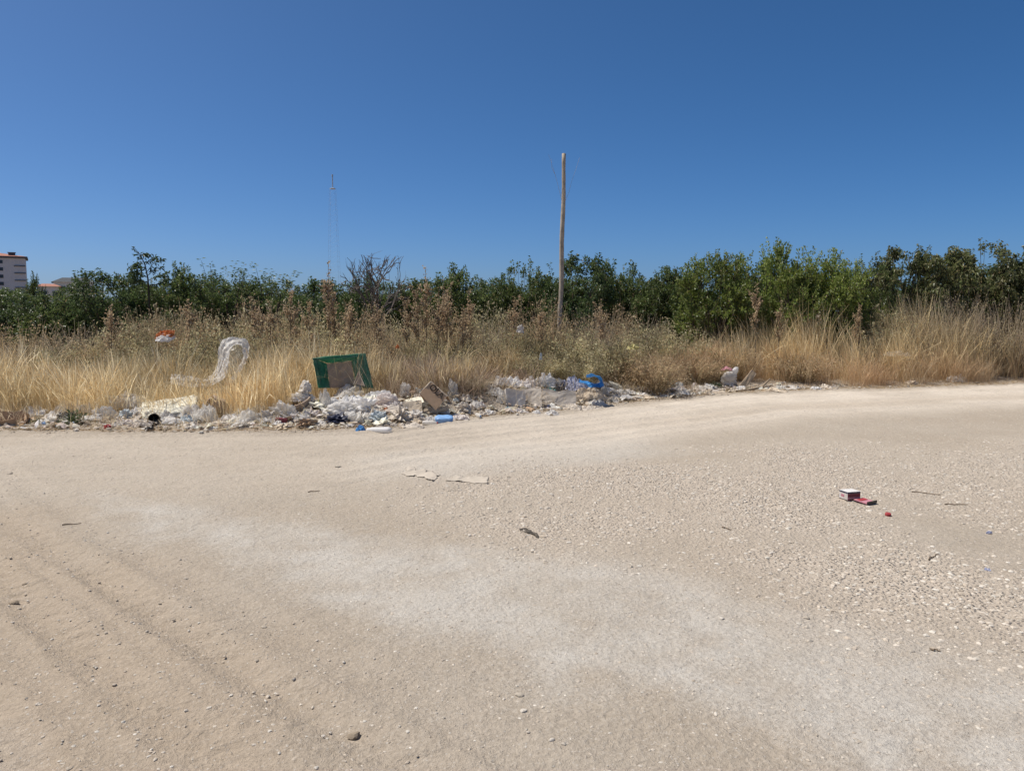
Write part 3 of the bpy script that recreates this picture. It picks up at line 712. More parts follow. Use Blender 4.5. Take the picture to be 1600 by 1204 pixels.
# bare tree
def bare_tree():
    rg = np.random.default_rng(77); segs = []
    def grow(p, d, l, r, depth):
        n = 4; pts = [p]; q = p.copy(); dd = d.copy()
        for i in range(n): dd = unit(dd + rg.normal(size=3) * .13); q = q + dd * l / n; pts.append(q.copy())
        segs.append((np.array(pts), np.linspace(r, r * .62, n + 1)))
        if depth == 0: return
        for k in range(3 if depth > 1 else 3):
            j = rg.integers(2, n + 1)
            grow(pts[j], unit(dd + rg.normal(size=3) * .5 + np.array([0, 0, .1])), l * rg.uniform(.5, .75), r * .64, depth - 1)
    for a in range(12):
        sp = .25 + .95 * ((a * .618) % 1); grow(np.array([0, 0, 1.0]), unit(np.array([math.cos(a * 2.4) * sp, math.sin(a * 2.4) * sp * .8, 1.0])), 1.0, .034, 3)
    segs.append((np.array([[0, 0, -.1], [.02, 0, .5], [0, 0, 1.05]]), np.array([.1, .085, .075])))
    V, Q = tubes(segs, 4)
    for k, pc in ((2, 98.0), (0, 97.0), (1, 97.0)):
        lim = np.percentile(np.abs(V[:, k]), pc); V[:, k] = np.where(np.abs(V[:, k]) > lim, np.sign(V[:, k]) * (lim + (np.abs(V[:, k]) - lim) * .25), V[:, k])
    Y = 23.2; x = (590 - 800) / F_PX * Y
    top = np.percentile(V[:, 2], 98.5); h = CAM_H + (HORIZON - 402) * Y / F_PX
    o = ob('bare_tree', None, loc=(x, Y, 0), scale=(.88 / np.percentile(abs(V[:, 0]), 97), 1.0, h / top), label='leafless grey tree with fine twigs against the sky', cat='tree')
    ob('trunk', mk('trunk', *[V], quads=Q, mat=mat_plain('grey_twig', (.17, .145, .125), .9, .15, 8, 0, .1)), o)
bare_tree()

# dry brush: fans of twigs with small dusty leaves
def make_shrub(seed, H, Rd, cols, twcol, n_tw=130, leaves=1700, leaf=.04, up=1.0):
    rg = np.random.default_rng(seed)
    a = rg.uniform(0, 6.283, n_tw); el = rg.uniform(.25, 1.0, n_tw) * up; r0 = rg.uniform(0, .35, n_tw) * Rd
    P0 = np.stack([np.cos(a) * r0, np.sin(a) * r0, np.zeros(n_tw)], 1)
    L = H * rg.uniform(.55, 1.05, n_tw)
    tip = P0 + np.stack([np.cos(a) * Rd * (1 - el * .75), np.sin(a) * Rd * (1 - el * .75), L * (.45 + .55 * el)], 1)
    mid = (P0 + tip) / 2 + np.stack([rg.normal(0, .06, n_tw), rg.normal(0, .06, n_tw), .12 * H + rg.normal(0, .04, n_tw)], 1)
    fa = rg.uniform(0, 6.283, n_tw); sd = np.stack([np.cos(fa), np.sin(fa), np.zeros(n_tw)], 1)
    V = np.stack([P0 - sd * .006, P0 + sd * .006, mid - sd * .0045, mid + sd * .0045, tip - sd * .002, tip + sd * .002], 1).reshape(-1, 3)
    b = (np.arange(n_tw) * 6)[:, None, None]
    T = (np.array([[0, 1, 3], [0, 3, 2], [2, 3, 5], [2, 5, 4]])[None] + b).reshape(-1, 3)
    stems = mk('stems', V, tris=T, mat=M['dry'], col=np.repeat(jitcol(twcol, n_tw, rg), 6, 0))
    m = rg.integers(0, n_tw, leaves); t = rg.uniform(.2, 1, leaves)[:, None]
    P = np.where(t < .5, P0[m] + (mid[m] - P0[m]) * t * 2, mid[m] + (tip[m] - mid[m]) * (t * 2 - 1)) + rg.normal(0, .045, (leaves, 3))
    P[:, 2] = np.maximum(P[:, 2], .01)
    tone = (.4 + 1.1 * vnoise(P[:, 0] * 4, P[:, 2] * 4 + P[:, 1] * 3, seed))[:, None]
    V, T, C = leaf_mesh_data(P, rg.normal(size=(leaves, 3)) + np.array([0, 0, .5]), leaf * rg.uniform(.6, 1.4, leaves), .45, jitcol(cols, leaves, rg, .25) * tone, rg)
    return stems, mk('foliage', V, tris=T, mat=M['dryleaf'], col=C)
DUST = [(.44, .385, .22), (.53, .46, .275), (.33, .295, .16), (.60, .53, .34)]
BROWN = [(.44, .325, .19), (.52, .40, .245), (.35, .25, .145), (.58, .46, .295)]
GREYB = [(.40, .335, .215), (.48, .405, .265), (.31, .25, .16)]
TW = [(.40, .31, .185), (.32, .245, .15), (.48, .38, .235)]
SH = {}
for i in range(3):
    SH['dusty%d' % i] = make_shrub(600 + i, 1.3, .95, DUST, TW, 170, 5200, .052)
    SH['brown%d' % i] = make_shrub(610 + i, 1.4, .9, BROWN, TW, 300, 4200, .042, 1.1)
    SH['grey%d' % i] = make_shrub(620 + i, 1.3, 1.0, GREYB, [(.36, .29, .21), (.44, .36, .26)], 420, 3000, .035)
def shrub(px, Y, top, wpx, key, name, label, group):
    x = (px - 800) / F_PX * Y; gz = float(hz(x, Y)); h = CAM_H + (HORIZON - top) * Y / F_PX - gz
    base = 1.3 if 'brown' not in key else 1.4; rd = {'d': .95, 'b': .9, 'g': 1.0}[key[0]]
    w = wpx * mpp(Y) / 2 / rd / .85
    o = ob(name, None, loc=(x, Y, gz - .02), rot=(0, 0, (px * 1.7) % 6.28), scale=(w, w, h / base / 1.02), label=label, cat='shrub', group=group)
    ob('stems', SH[key][0], o); ob('foliage', SH[key][1], o); return o
SG = 'dry shrubs between grass and trees'
for px, Y, top, w, key, lab in [
    (45, 16.5, 498, 150, 'brown0', 'low brown weed clump behind the golden grass at the picture edge'),
    (120, 16, 497, 120, 'grey0', 'low grey-brown weed clump next to the one at the picture edge'),
    (185, 15.8, 492, 120, 'dusty0', 'dusty olive shrub before the dense dark tree'),
    (225, 16.8, 476, 110, 'brown1', 'brown shrub rising behind the orange and white packaging'),
    (270, 14.6, 527, 105, 'dusty1', 'dark olive shrub carrying the orange and white packaging'),
    (300, 16.6, 472, 120, 'brown2', 'brown shrub just beyond the orange and white packaging'),
    (362, 14.8, 522, 70, 'dusty0', 'shrub with the clear plastic film draped over it'),
    (375, 16.4, 476, 130, 'dusty2', 'dusty shrub behind the draped clear film'),
    (440, 15.8, 486, 120, 'brown0', 'brown shrub between the draped film and the green crate'),
    (470, 17, 468, 120, 'dusty1', 'tall dusty shrub further back from the green crate'),
    (530, 15.4, 498, 130, 'dusty0', 'dusty shrub directly behind the green crate'),
    (560, 17, 470, 120, 'brown1', 'tall brown shrub behind the green crate'),
    (625, 16.5, 488, 120, 'grey1', 'grey shrub behind the grass beside the green crate'),
    (690, 17, 470, 120, 'brown2', 'russet brown shrub at the foot of the tall seed stalks'),
    (735, 15.6, 512, 110, 'dusty2', 'low dusty shrub below the tall seed stalks'),
    (770, 16.8, 486, 100, 'grey2', 'grey shrub midway between seed stalks and pole'),
    (812, 15.6, 500, 80, 'dusty1', 'dusty shrub with a white rag caught in it'),
    (845, 16.6, 462, 120, 'brown0', 'tall brown shrub in front of the wooden pole'),
    (885, 15.6, 505, 110, 'dusty0', 'dusty shrub in front of the wooden pole, below the brown one'),
    (925, 17, 476, 110, 'grey0', 'grey twiggy shrub just beyond the wooden pole'),
    (955, 16.2, 505, 110, 'dusty2', 'dusty shrub above the blue strip'),
    (1010, 17.6, 492, 110, 'dusty1', 'pale dusty shrub near the yellow plastic scrap'),
    (1065, 18.5, 500, 110, 'dusty0', 'dusty olive shrub below the smaller bright bush'),
    (1150, 19.5, 510, 100, 'grey1', 'grey shrub in the gap between the bright bushes'),
    (1370, 20, 470, 110, 'dusty2', 'grey-green shrub at the foot of the first drooping tree'),
    (1440, 20, 452, 120, 'grey2', 'bare twiggy shrub under the middle drooping tree'),
    (1500, 20, 448, 120, 'grey0', 'dense bare twiggy thicket under the tall drooping tree'),
    (1575, 20, 456, 120, 'grey1', 'bare twiggy shrub at the picture edge under the last drooping tree'),
    (1345, 19.2, 512, 80, 'grey2', 'dark bare shrub in the grass beyond the big bright bush'),
    (1020, 15.6, 545, 120, 'brown1', 'low russet bush beside the yellow plastic scrap'),
    (1090, 17.4, 552, 110, 'brown2', 'low dark russet bush behind the teal cup'),
    (735, 13.4, 578, 90, 'grey1', 'thin grey-brown weed thicket beside the open cardboard box'),
    (20, 14.9, 520, 110, 'brown2', 'brown weed clump rising over the golden grass at the picture edge'),
    (95, 14.7, 530, 110, 'dusty1', 'olive weed clump in the golden grass, second from the picture edge'),
    (150, 15.2, 512, 110, 'brown0', 'brown weed clump short of the packaging shrub'),
    (200, 14.5, 532, 100, 'dusty2', 'low olive weed clump short of the packaging shrub'),
    (330, 15.3, 500, 110, 'dusty0', 'olive shrub behind the near arm of the draped film'),
    (415, 15.0, 505, 110, 'dusty1', 'olive shrub past the draped film'),
    (410, 17.2, 462, 120, 'brown2', 'tall brown shrub past the draped film, at the back'),
    (480, 14.9, 515, 90, 'brown1', 'brown shrub at the near shoulder of the green crate'),
    (590, 15.2, 505, 100, 'brown0', 'brown shrub past the far shoulder of the green crate'),
    (640, 17.2, 478, 110, 'dusty2', 'olive shrub just short of the seed stalk cluster'),
    (660, 15.4, 515, 90, 'dusty0', 'dusty shrub under the near side of the seed stalk cluster'),
    (775, 14.9, 530, 90, 'brown2', 'low brown shrub above the orange packet'),
    (840, 14.6, 545, 90, 'dusty1', 'low dusty shrub behind the pinkish film'),
    (905, 14.8, 540, 100, 'dusty0', 'low dusty shrub behind the lavender sheet'),
    (955, 18.5, 470, 110, 'brown1', 'brown shrub at the back just beyond the pole'),
    (1000, 19, 486, 110, 'grey0', 'grey shrub at the back between pole and bright bushes'),
    (760, 18.4, 468, 110, 'dusty1', 'dusty shrub at the back short of the pole'),
    (255, 18, 468, 120, 'dusty2', 'dusty shrub at the back above the packaging'),
    (1135, 18.2, 530, 100, 'brown0', 'russet bush behind the white bag with a grey patch'),
    (1250, 18.2, 545, 120, 'brown1', 'dark russet bush at the foot of the largest bright bush'),
]:
    shrub(px, Y, top, w, key, 'dry_shrub', lab, SG)
# seed stalks
def make_stalk(seed, H):
    rg = np.random.default_rng(seed); segs = [(np.array([[0, 0, 0], [.02, .01, H * .5], [.04, 0, H]]), np.array([.008, .006, .003]))]
    tips = []
    for i in range(9):
        z = H * rg.uniform(.45, .85); a = rg.uniform(0, 6.28); l = rg.uniform(.12, .3)
        s = np.array([.03, 0, z]); e = s + np.array([math.cos(a) * l * .5, math.sin(a) * l * .5, l]); segs.append((np.array([s, e]), np.array([.004, .002]))); tips.append((s, e))
    tips.append((np.array([.03, 0, H * .7]), np.array([.04, 0, H])))
    V, Q = tubes(segs, 4); st = mk('stem', V, quads=Q, mat=M['twig'])
    n = 560; P = np.zeros((n, 3))
    for i in range(n):
        s, e = tips[rg.integers(0, len(tips))]; P[i] = s + (e - s) * rg.uniform(.15, 1.03) + rg.normal(0, .016, 3)
    V, T, C = leaf_mesh_data(P, rg.normal(size=(n, 3)), .029 * rg.uniform(.6, 1.4, n), .8, jitcol([(.46, .345, .215), (.54, .42, .275), (.37, .265, .165)], n, rg, .25), rg)
    return st, mk('seed_head', V, tris=T, mat=M['dryleaf'], col=C)
STK = [make_stalk(650 + i, 1.6) for i in range(4)]
for i, (px, Y, top, lab) in enumerate([
    (512, 15.5, 410, 'tallest dry seed stalk, standing against the sky below the mast'), (456, 15.4, 452, 'dry seed stalk between the draped film and the green crate'), (525, 15.7, 448, 'shorter dry seed stalk beside the tallest one'),
    (545, 15.2, 470, 'low dry seed stalk above the green crate'), (668, 15.5, 418, 'tallest russet seed stalk of the cluster before the dark tree'), (655, 15.4, 445, 'russet seed stalk at the near side of the cluster'), (682, 15.2, 452, 'russet seed stalk inside the cluster, just past the tallest'),
    (700, 15.6, 462, 'low russet seed stalk inside the cluster'), (735, 15.6, 455, 'russet seed stalk standing apart toward the pole'), (720, 15.2, 475, 'lowest russet seed stalk at the far side of the cluster'), (400, 15.6, 462, 'dry seed stalk behind the draped film'),
    (1180, 18.5, 446, 'dry seed stalk before the dip between the bright bushes'), (1215, 18.6, 470, 'dry seed stalk in front of the largest bright bush'), (485, 15.6, 470, 'low dry seed stalk just short of the tallest one'), (1340, 18.8, 476, 'dry seed stalk at the edge of the rounded bright bush'), (172, 15, 478, 'dry seed stalk before the dense dark tree'), (425, 15.2, 470, 'pale seed stalk past the draped film'), (640, 15.6, 462, 'seed stalk just short of the russet cluster'), (690, 15.9, 440, 'second tallest russet seed stalk at the back of the cluster'), (590, 15.4, 474, 'low seed stalk between the green crate and the russet cluster'), (845, 15.4, 470, 'seed stalk right before the wooden pole'), (800, 15.7, 462, 'seed stalk short of the wooden pole'), (940, 15.8, 470, 'seed stalk past the wooden pole'), (300, 15.5, 470, 'seed stalk above the packaging shrub')]):
    x = (px - 800) / F_PX * Y; gz = float(hz(x, Y)); h = CAM_H + (HORIZON - top) * Y / F_PX - gz
    o = ob('seed_stalk', None, loc=(x, Y, gz), rot=(0, 0, i * 2.1), scale=(1.25, 1.25, h / 1.6), label=lab, cat='weed', group='dry seed stalks')
    ob('stem', STK[i % 4][0], o); ob('seed_head', STK[i % 4][1], o, kind='stuff')
# small green weeds at the road edge
def make_weed(seed):
    rg = np.random.default_rng(seed); n = 150
    d = unit(rg.normal(size=(n, 3)) * np.array([1, 1, .6]) + np.array([0, 0, .5])); P = d * rg.uniform(.03, .14, (n, 1)); P[:, 2] = np.abs(P[:, 2])
    V, T, C = leaf_mesh_data(P, d + rg.normal(size=(n, 3)) * .4, .05 * rg.uniform(.6, 1.3, n), .5, jitcol([(.085, .115, .05), (.12, .145, .075), (.06, .085, .035)], n, rg), rg)
    segs = [(np.array([[0, 0, 0], d[i] * .07 + np.array([0, 0, .02]), d[i] * .14]), np.array([.004, .003, .002])) for i in range(12)]
    V2, Q2 = tubes(segs, 4)
    return mk('leaves', V, tris=T, mat=M['leaf'], col=C), mk('stem', V2, quads=Q2, mat=M['twig'])
WD = [make_weed(670), make_weed(671)]
for i, (px, py, s, lab) in enumerate([(115, 664, 1.35, 'small green weed on the road edge before the pale litter'), (34, 640, 1.0, 'small green weed growing over the white sheeting at the picture edge'), (55, 662, .55, 'tiny green weed beside the torn cardboard box'), (1116, 606, 1.0, 'small green weed near the white bag with a grey patch')]):
    o = ob('green_weed', None, loc=G(px, py), rot=(0, 0, i), scale=s, label=lab, cat='weed', group='small green weeds')
    ob('leaves', WD[i % 2][0], o); ob('stem', WD[i % 2][1], o)

# ------------------------------------------------------------------ far things: pole, mast, houses
def crease3_(P, sd): return np.sin(np.arctan2(P[:, 1], P[:, 0]) * 5 + P[:, 2] * 1.7 + sd)
def pole():
    Y = 19.0; b = at(875, 500, Y); t = at(882, 240, Y)
    x0 = b.x - (t.x - b.x) * (b.z / (t.z - b.z)); gz = float(hz(x0, Y))
    n = 30; P = np.array([[x0 + (t.x - x0) * k / (n - 1) + .010 * math.sin(k * .6), Y, gz - .3 + (t.z - gz + .3) * k / (n - 1)] for k in range(n)])
    V, Q = tubes([(P - np.array([x0, Y, gz]), np.linspace(.060, .046, n) * np.array([1 + .05 * math.sin(k * 2.7) for k in range(n)]))], 12); V[:, 0] += .006 * crease3_(V, 3); V[:, 1] += .006 * crease3_(V, 5)
    cap = list(range((n - 1) * 12, n * 12)); me = mk('log', V, tris=[(cap[0], cap[i], cap[i + 1]) for i in range(1, 11)], quads=Q, mat=M['pole_wood'], smooth=True)
    o = ob('wooden_pole', None, loc=(x0, Y, gz), label='slender bare wooden pole standing among the weeds', cat='pole')
    ob('log', me, o)
    for q in ([(879, 318), (872, 290), (866, 268), (857, 241)], [(880, 322), (889, 300), (893, 284), (906, 246)], [(868, 274), (862, 262), (862, 248)]):
        W = np.array([tuple(at(a, b, Y) - Vector((x0, Y, gz))) for a, b in q]); V, Q = tubes([(W, np.linspace(.0035, .002, len(q)))], 4); ob('loose_wire', mk('loose_wire', V, quads=Q, mat=M['pole_wood']), o)
pole()
def mast():
    Y = 300.; x = (525 - 800) / F_PX * Y; top = CAM_H + (HORIZON - 278) * Y / F_PX
    o = ob('lattice_mast', None, loc=(x, Y, 0), label='faint tall lattice mast far away against the sky', cat='mast')
    wid = lambda z: 2.4 - 1.5 * z / top
    segs = []; br = []
    zs = np.linspace(0, top * .9, 26)
    c = [(1, 1), (-1, 1), (-1, -1), (1, -1)]
    for cx, cy in c: segs.append((np.array([[cx * wid(z), cy * wid(z), z] for z in zs]), np.full(len(zs), .022)))
    for k in range(len(zs) - 1):
        for j in range(4):
            a, b = c[j], c[(j + 1) % 4]; z0, z1 = zs[k], zs[k + 1]
            br.append((np.array([[a[0] * wid(z0), a[1] * wid(z0), z0], [b[0] * wid(z1), b[1] * wid(z1), z1]]), np.full(2, .010)))
            br.append((np.array([[a[0] * wid(z1), a[1] * wid(z1), z1], [b[0] * wid(z1), b[1] * wid(z1), z1]]), np.full(2, .010)))
    V, Q = tubes(segs, 4); ob('mast_legs', mk('mast_legs', V, quads=Q, mat=M['hazed_galvanised']), o)
    V, Q = tubes(br, 3); ob('bracing', mk('bracing', V, quads=Q, mat=M['hazed_galvanised']), o)
    V, Q = lathe([(.0, top * .9), (1.1, top * .9), (1.1, top * .905), (.2, top * .91), (.2, top * .985), (.3, top * .985), (.3, top), (0, top)], 10); ob('antenna', mk('antenna', V, quads=Q, mat=M['hazed_galvanised']), o)
mast()
def apartment():
    Y = 318.; s = mpp(Y); xr = (47.5 - 800) * s; w = 30.; xl = xr - w; top = CAM_H + (HORIZON - 405) * s; dp = 16.
    ph = R(31); o = ob('apartment_block', None, loc=(xr - w * math.cos(ph), Y - w * math.sin(ph), 0), rot=(0, 0, ph), label='grey apartment block with red tiled roof rising behind the trees', cat='building')
    bm = bmesh.new(); bm_box(bm, w / 2, dp / 2, top / 2, w, dp, top); ob('wall', bm_mesh('wall', bm, M['facade']), o)
    bm = bmesh.new(); bm_box(bm, w / 2, dp / 2, top + .35, w + 1.6, dp + 1.6, .7); ob('eave', bm_mesh('eave', bm, M['facade_trim']), o)
    bm = bmesh.new(); z0 = top + .7; e = .6; p = [(-e, -e, z0), (w + e, -e, z0), (w + e, dp + e, z0), (-e, dp + e, z0)]
    vs = [bm.verts.new(q) for q in p]; ra, rb = bm.verts.new((9, dp / 2, z0 + 1.7)), bm.verts.new((w - 9, dp / 2, z0 + 1.7))
    for f in ([vs[0], vs[1], rb, ra], [vs[1], vs[2], rb], [vs[2], vs[3], ra, rb], [vs[3], vs[0], ra], vs[::-1]): bm.faces.new(f)
    rf = ob('roof', bm_mesh('roof', bm, M['roof_tile']), o)
    bm = bmesh.new(); bm_box(bm, w - 4.6, 3.0, z0 + .6, 2.4, 1.6, 1.9); bm_box(bm, w - 4.6, 3.0, z0 + 1.65, 2.9, 2.0, .25); ob('chimney', bm_mesh('chimney', bm, M['facade_trim']), rf)
    fl = 11 * s; wm = box_mesh('window', 2.1, .12, 1.35, M['facade_trim']); pm = box_mesh('pane', .95, .06, 1.15, M['window_glass']); lm = box_mesh('ledge', 4.0, .5, .3, M['facade_trim'])
    xs = [w - (47.5 - 14) * s]
    while xs[-1] > 5: xs.append(xs[-1] - 5.2)
    for k in range(8):
        zc = top - 3.0 * s - .9 - k * fl
        if zc < 2: break
        for xx in xs:
            wd = ob('window', wm, o, loc=(xx, -.05, zc - .6))
            for q in (-.5, .5): ob('pane', pm, wd, loc=(q, -.07, .1))
        ob('ledge', lm, o, loc=(w - 2.0, -.2, zc - 1.55))
apartment()
def house(pxl, pxr, pyt, py_eave, Y, wall, roofm, label, name, win):
    s = mpp(Y); xl, xr = (pxl - 800) * s, (pxr - 800) * s; w = xr - xl; ze = CAM_H + (HORIZON - py_eave) * s; zt = CAM_H + (HORIZON - pyt) * s; dp = 9.
    ph = R(30); o = ob(name, None, loc=(xr - w * math.cos(ph), Y - w * math.sin(ph), 0), rot=(0, 0, ph), label=label, cat='house')
    bm = bmesh.new(); bm_box(bm, w / 2, dp / 2, ze / 2, w, dp, ze); ob('wall', bm_mesh('wall', bm, wall), o)
    bm = bmesh.new(); e = .5; vs = [bm.verts.new(q) for q in [(-e, -e, ze + .004), (w + e, -e, ze + .004), (w + e, dp + e, ze + .004), (-e, dp + e, ze + .004)]]
    ra, rb = bm.verts.new((w * .22, dp / 2, zt)), bm.verts.new((w * .78, dp / 2, zt))
    for f in ([vs[0], vs[1], rb, ra], [vs[1], vs[2], rb], [vs[2], vs[3], ra, rb], [vs[3], vs[0], ra], vs[::-1]): bm.faces.new(f)
    ob('roof', bm_mesh('roof', bm, roofm), o)
    for fx in win:
        wd = ob('window', box_mesh('window', 1.5, .12, 1.3, M['white_wall']), o, loc=(w * fx, -.05, ze - 2.2)); ob('pane', box_mesh('pane', 1.25, .06, 1.05, M['window_glass']), wd, loc=(0, -.08, .12))
house(68, 97, 443, 448, 170., M['white_wall'], M['roof_tile'], 'small white house with red roof peeking over the trees', 'small_house', (.3, .85))
house(98, 152, 434, 442, 190., M['white_wall'], M['grey_roof'], 'low building with dark grey roof peeking over the trees', 'low_building', (.2, .5, .8))

# ------------------------------------------------------------------ litter: shapes
def crease3(P, seed, n=8, f=1.6, amp=.3, dec=1.45):
    rg = np.random.default_rng(seed); h = np.zeros(len(P)); Q = P + .25 * np.sin(P[:, [1, 2, 0]] * 2.3 + seed)
    for k in range(n):
        d = unit(rg.normal(size=3)); t = Q @ d * f + rg.uniform(0, 9)
        h += amp * (np.abs((t % 1) * 2 - 1) - .5) * 2; f *= 1.38; amp /= dec
    return h
def ico(sub):
    bm = bmesh.new(); bmesh.ops.create_icosphere(bm, subdivisions=sub, radius=1)
    V = np.array([v.co[:] for v in bm.verts]); T = np.array([[v.index for v in f.verts] for f in bm.faces]); bm.free(); return V, T
def lump_mesh(name, seed, mat, amp=.28, sub=4, f=1.3, peaks=0, cut=-.35):
    """a crumpled bag: creased, slumped, flat underneath; unit footprint (-1..1), unit height"""
    V, T = ico(sub); rg = np.random.default_rng(seed)
    h = crease3(V, seed, 8, f, amp); r_ = 1 + h
    for k in range(peaks):
        d = unit(rg.normal(size=3) * np.array([1, .6, .3]) + np.array([0, -.1, .8])); t = np.clip(V @ d, 0, 1); r_ += .7 * t ** 22
    V = V * r_[:, None]
    b = V[:, 2] < cut; V[b, 2] = cut + (V[b, 2] - cut) * .06; sp = np.clip((cut + .35 - V[:, 2]) / .35, 0, 1); V[:, :2] *= (1 + .16 * sp)[:, None]
    V[:, 2] -= V[:, 2].min(); V[:, 0] /= np.abs(V[:, 0]).max(); V[:, 1] /= np.abs(V[:, 1]).max(); V[:, 2] /= V[:, 2].max()
    return mk(name, V, tris=T, mat=mat)
def film_mesh(name, seed, mat, n=30, mound=.8, amp=.35, f=1.2, ragged=.25):
    """a loose crumpled sheet lying in folds; footprint -1..1, height about 1"""
    u, v = np.meshgrid(np.linspace(-1, 1, n), np.linspace(-1, 1, n)); u = u.ravel(); v = v.ravel()
    r0 = np.maximum(np.abs(u), np.abs(v)); rc = np.hypot(u, v) + 1e-6; k = r0 / rc; u2, v2 = u * (.55 + .45 * k), v * (.55 + .45 * k)
    ang = np.arctan2(v, u); rr = 1 + ragged * fbm(np.cos(ang) * 1.7 + seed, np.sin(ang) * 1.7, seed, 3)
    u2, v2 = u2 * rr, v2 * rr
    P = np.stack([u2, v2, np.zeros_like(u2)], 1)
    h = crease3(P, seed, 8, f, amp); hx = crease3(P, seed + 1, 5, f, amp * .5); hy = crease3(P, seed + 2, 5, f, amp * .5)
    dome = np.clip(1 - (u2 ** 2 + v2 ** 2), 0, 1) ** .6
    z = mound * dome * (.7 + .6 * vnoise(u2 * 1.6 + 7, v2 * 1.6, seed)) + np.abs(h) * (.35 + .65 * dome)
    V = np.stack([u2 + hx * .5, v2 + hy * .5, z + .02], 1)
    V[:, 0] /= np.abs(V[:, 0]).max(); V[:, 1] /= np.abs(V[:, 1]).max(); V[:, 2] /= V[:, 2].max()
    i = np.arange((n - 1) * n).reshape(n - 1, n)[:, :-1].ravel()
    return mk(name, V, quads=np.stack([i, i + 1, i + n + 1, i + n], 1), mat=mat)
def loft(name, A, B, mat, n=60, m=9, amp=.03, f=7., seed=1, thick=0):
    """a crumpled strip between two edge curves (world points)"""
    def rs(P):
        P = np.array([tuple(p) for p in P]); L = np.concatenate([[0], np.cumsum(np.linalg.norm(np.diff(P, axis=0), axis=1))]); t = np.linspace(0, L[-1], n)
        return np.stack([np.interp(t, L, P[:, k]) for k in range(3)], 1)
    A, B = rs(A), rs(B)
    for _ in range(3):
        for Q in (A, B): Q[1:-1] = (Q[:-2] + 2 * Q[1:-1] + Q[2:]) / 4
    t = np.linspace(0, 1, m)[None, :, None]; V = (A[:, None, :] * (1 - t) + B[:, None, :] * t).reshape(-1, 3)
    o = V.mean(0); W = V - o
    V = V + np.stack([crease3(W, seed, 6, f, amp), crease3(W, seed + 1, 6, f, amp * 1.4), crease3(W, seed + 2, 6, f, amp)], 1)
    i = np.arange((n - 1) * m).reshape(n - 1, m)[:, :-1].ravel()
    return mk(name, V - o, quads=np.stack([i, i + 1, i + m + 1, i + m], 1), mat=mat), o
LM = []     # landmarks for describing the small scraps: (phrase, x, y)
def landmark(short, o): LM.append((short, o.location.x, o.location.y))
def put(kind, name, px, py, w, h, mat, label, cat, short=None, dr=.75, rot=None, seed=None, lift=0, **kw):
    """an object whose foot stands where the photo shows it, w x h in photo pixels"""
    sd = int(px * 3 + py * 7) % 9973 if seed is None else seed
    p = G(px, py); s = mpp(p.y); W, H = w * s, h * s
    me = lump_mesh(name, sd, M[mat], **kw) if kind == 'lump' else film_mesh(name, sd, M[mat], **kw)
    p = p + Vector((0, W * dr * .45, 0)); p.z = float(hz(p.x, p.y)) + lift - .012
    o = ob(name, me, loc=p, rot=(0, 0, random.Random(sd).uniform(-.4, .4) if rot is None else rot), scale=(W / 2, W * dr / 2, H), label=label, cat=cat)
    if short: landmark(short, o)
    return o

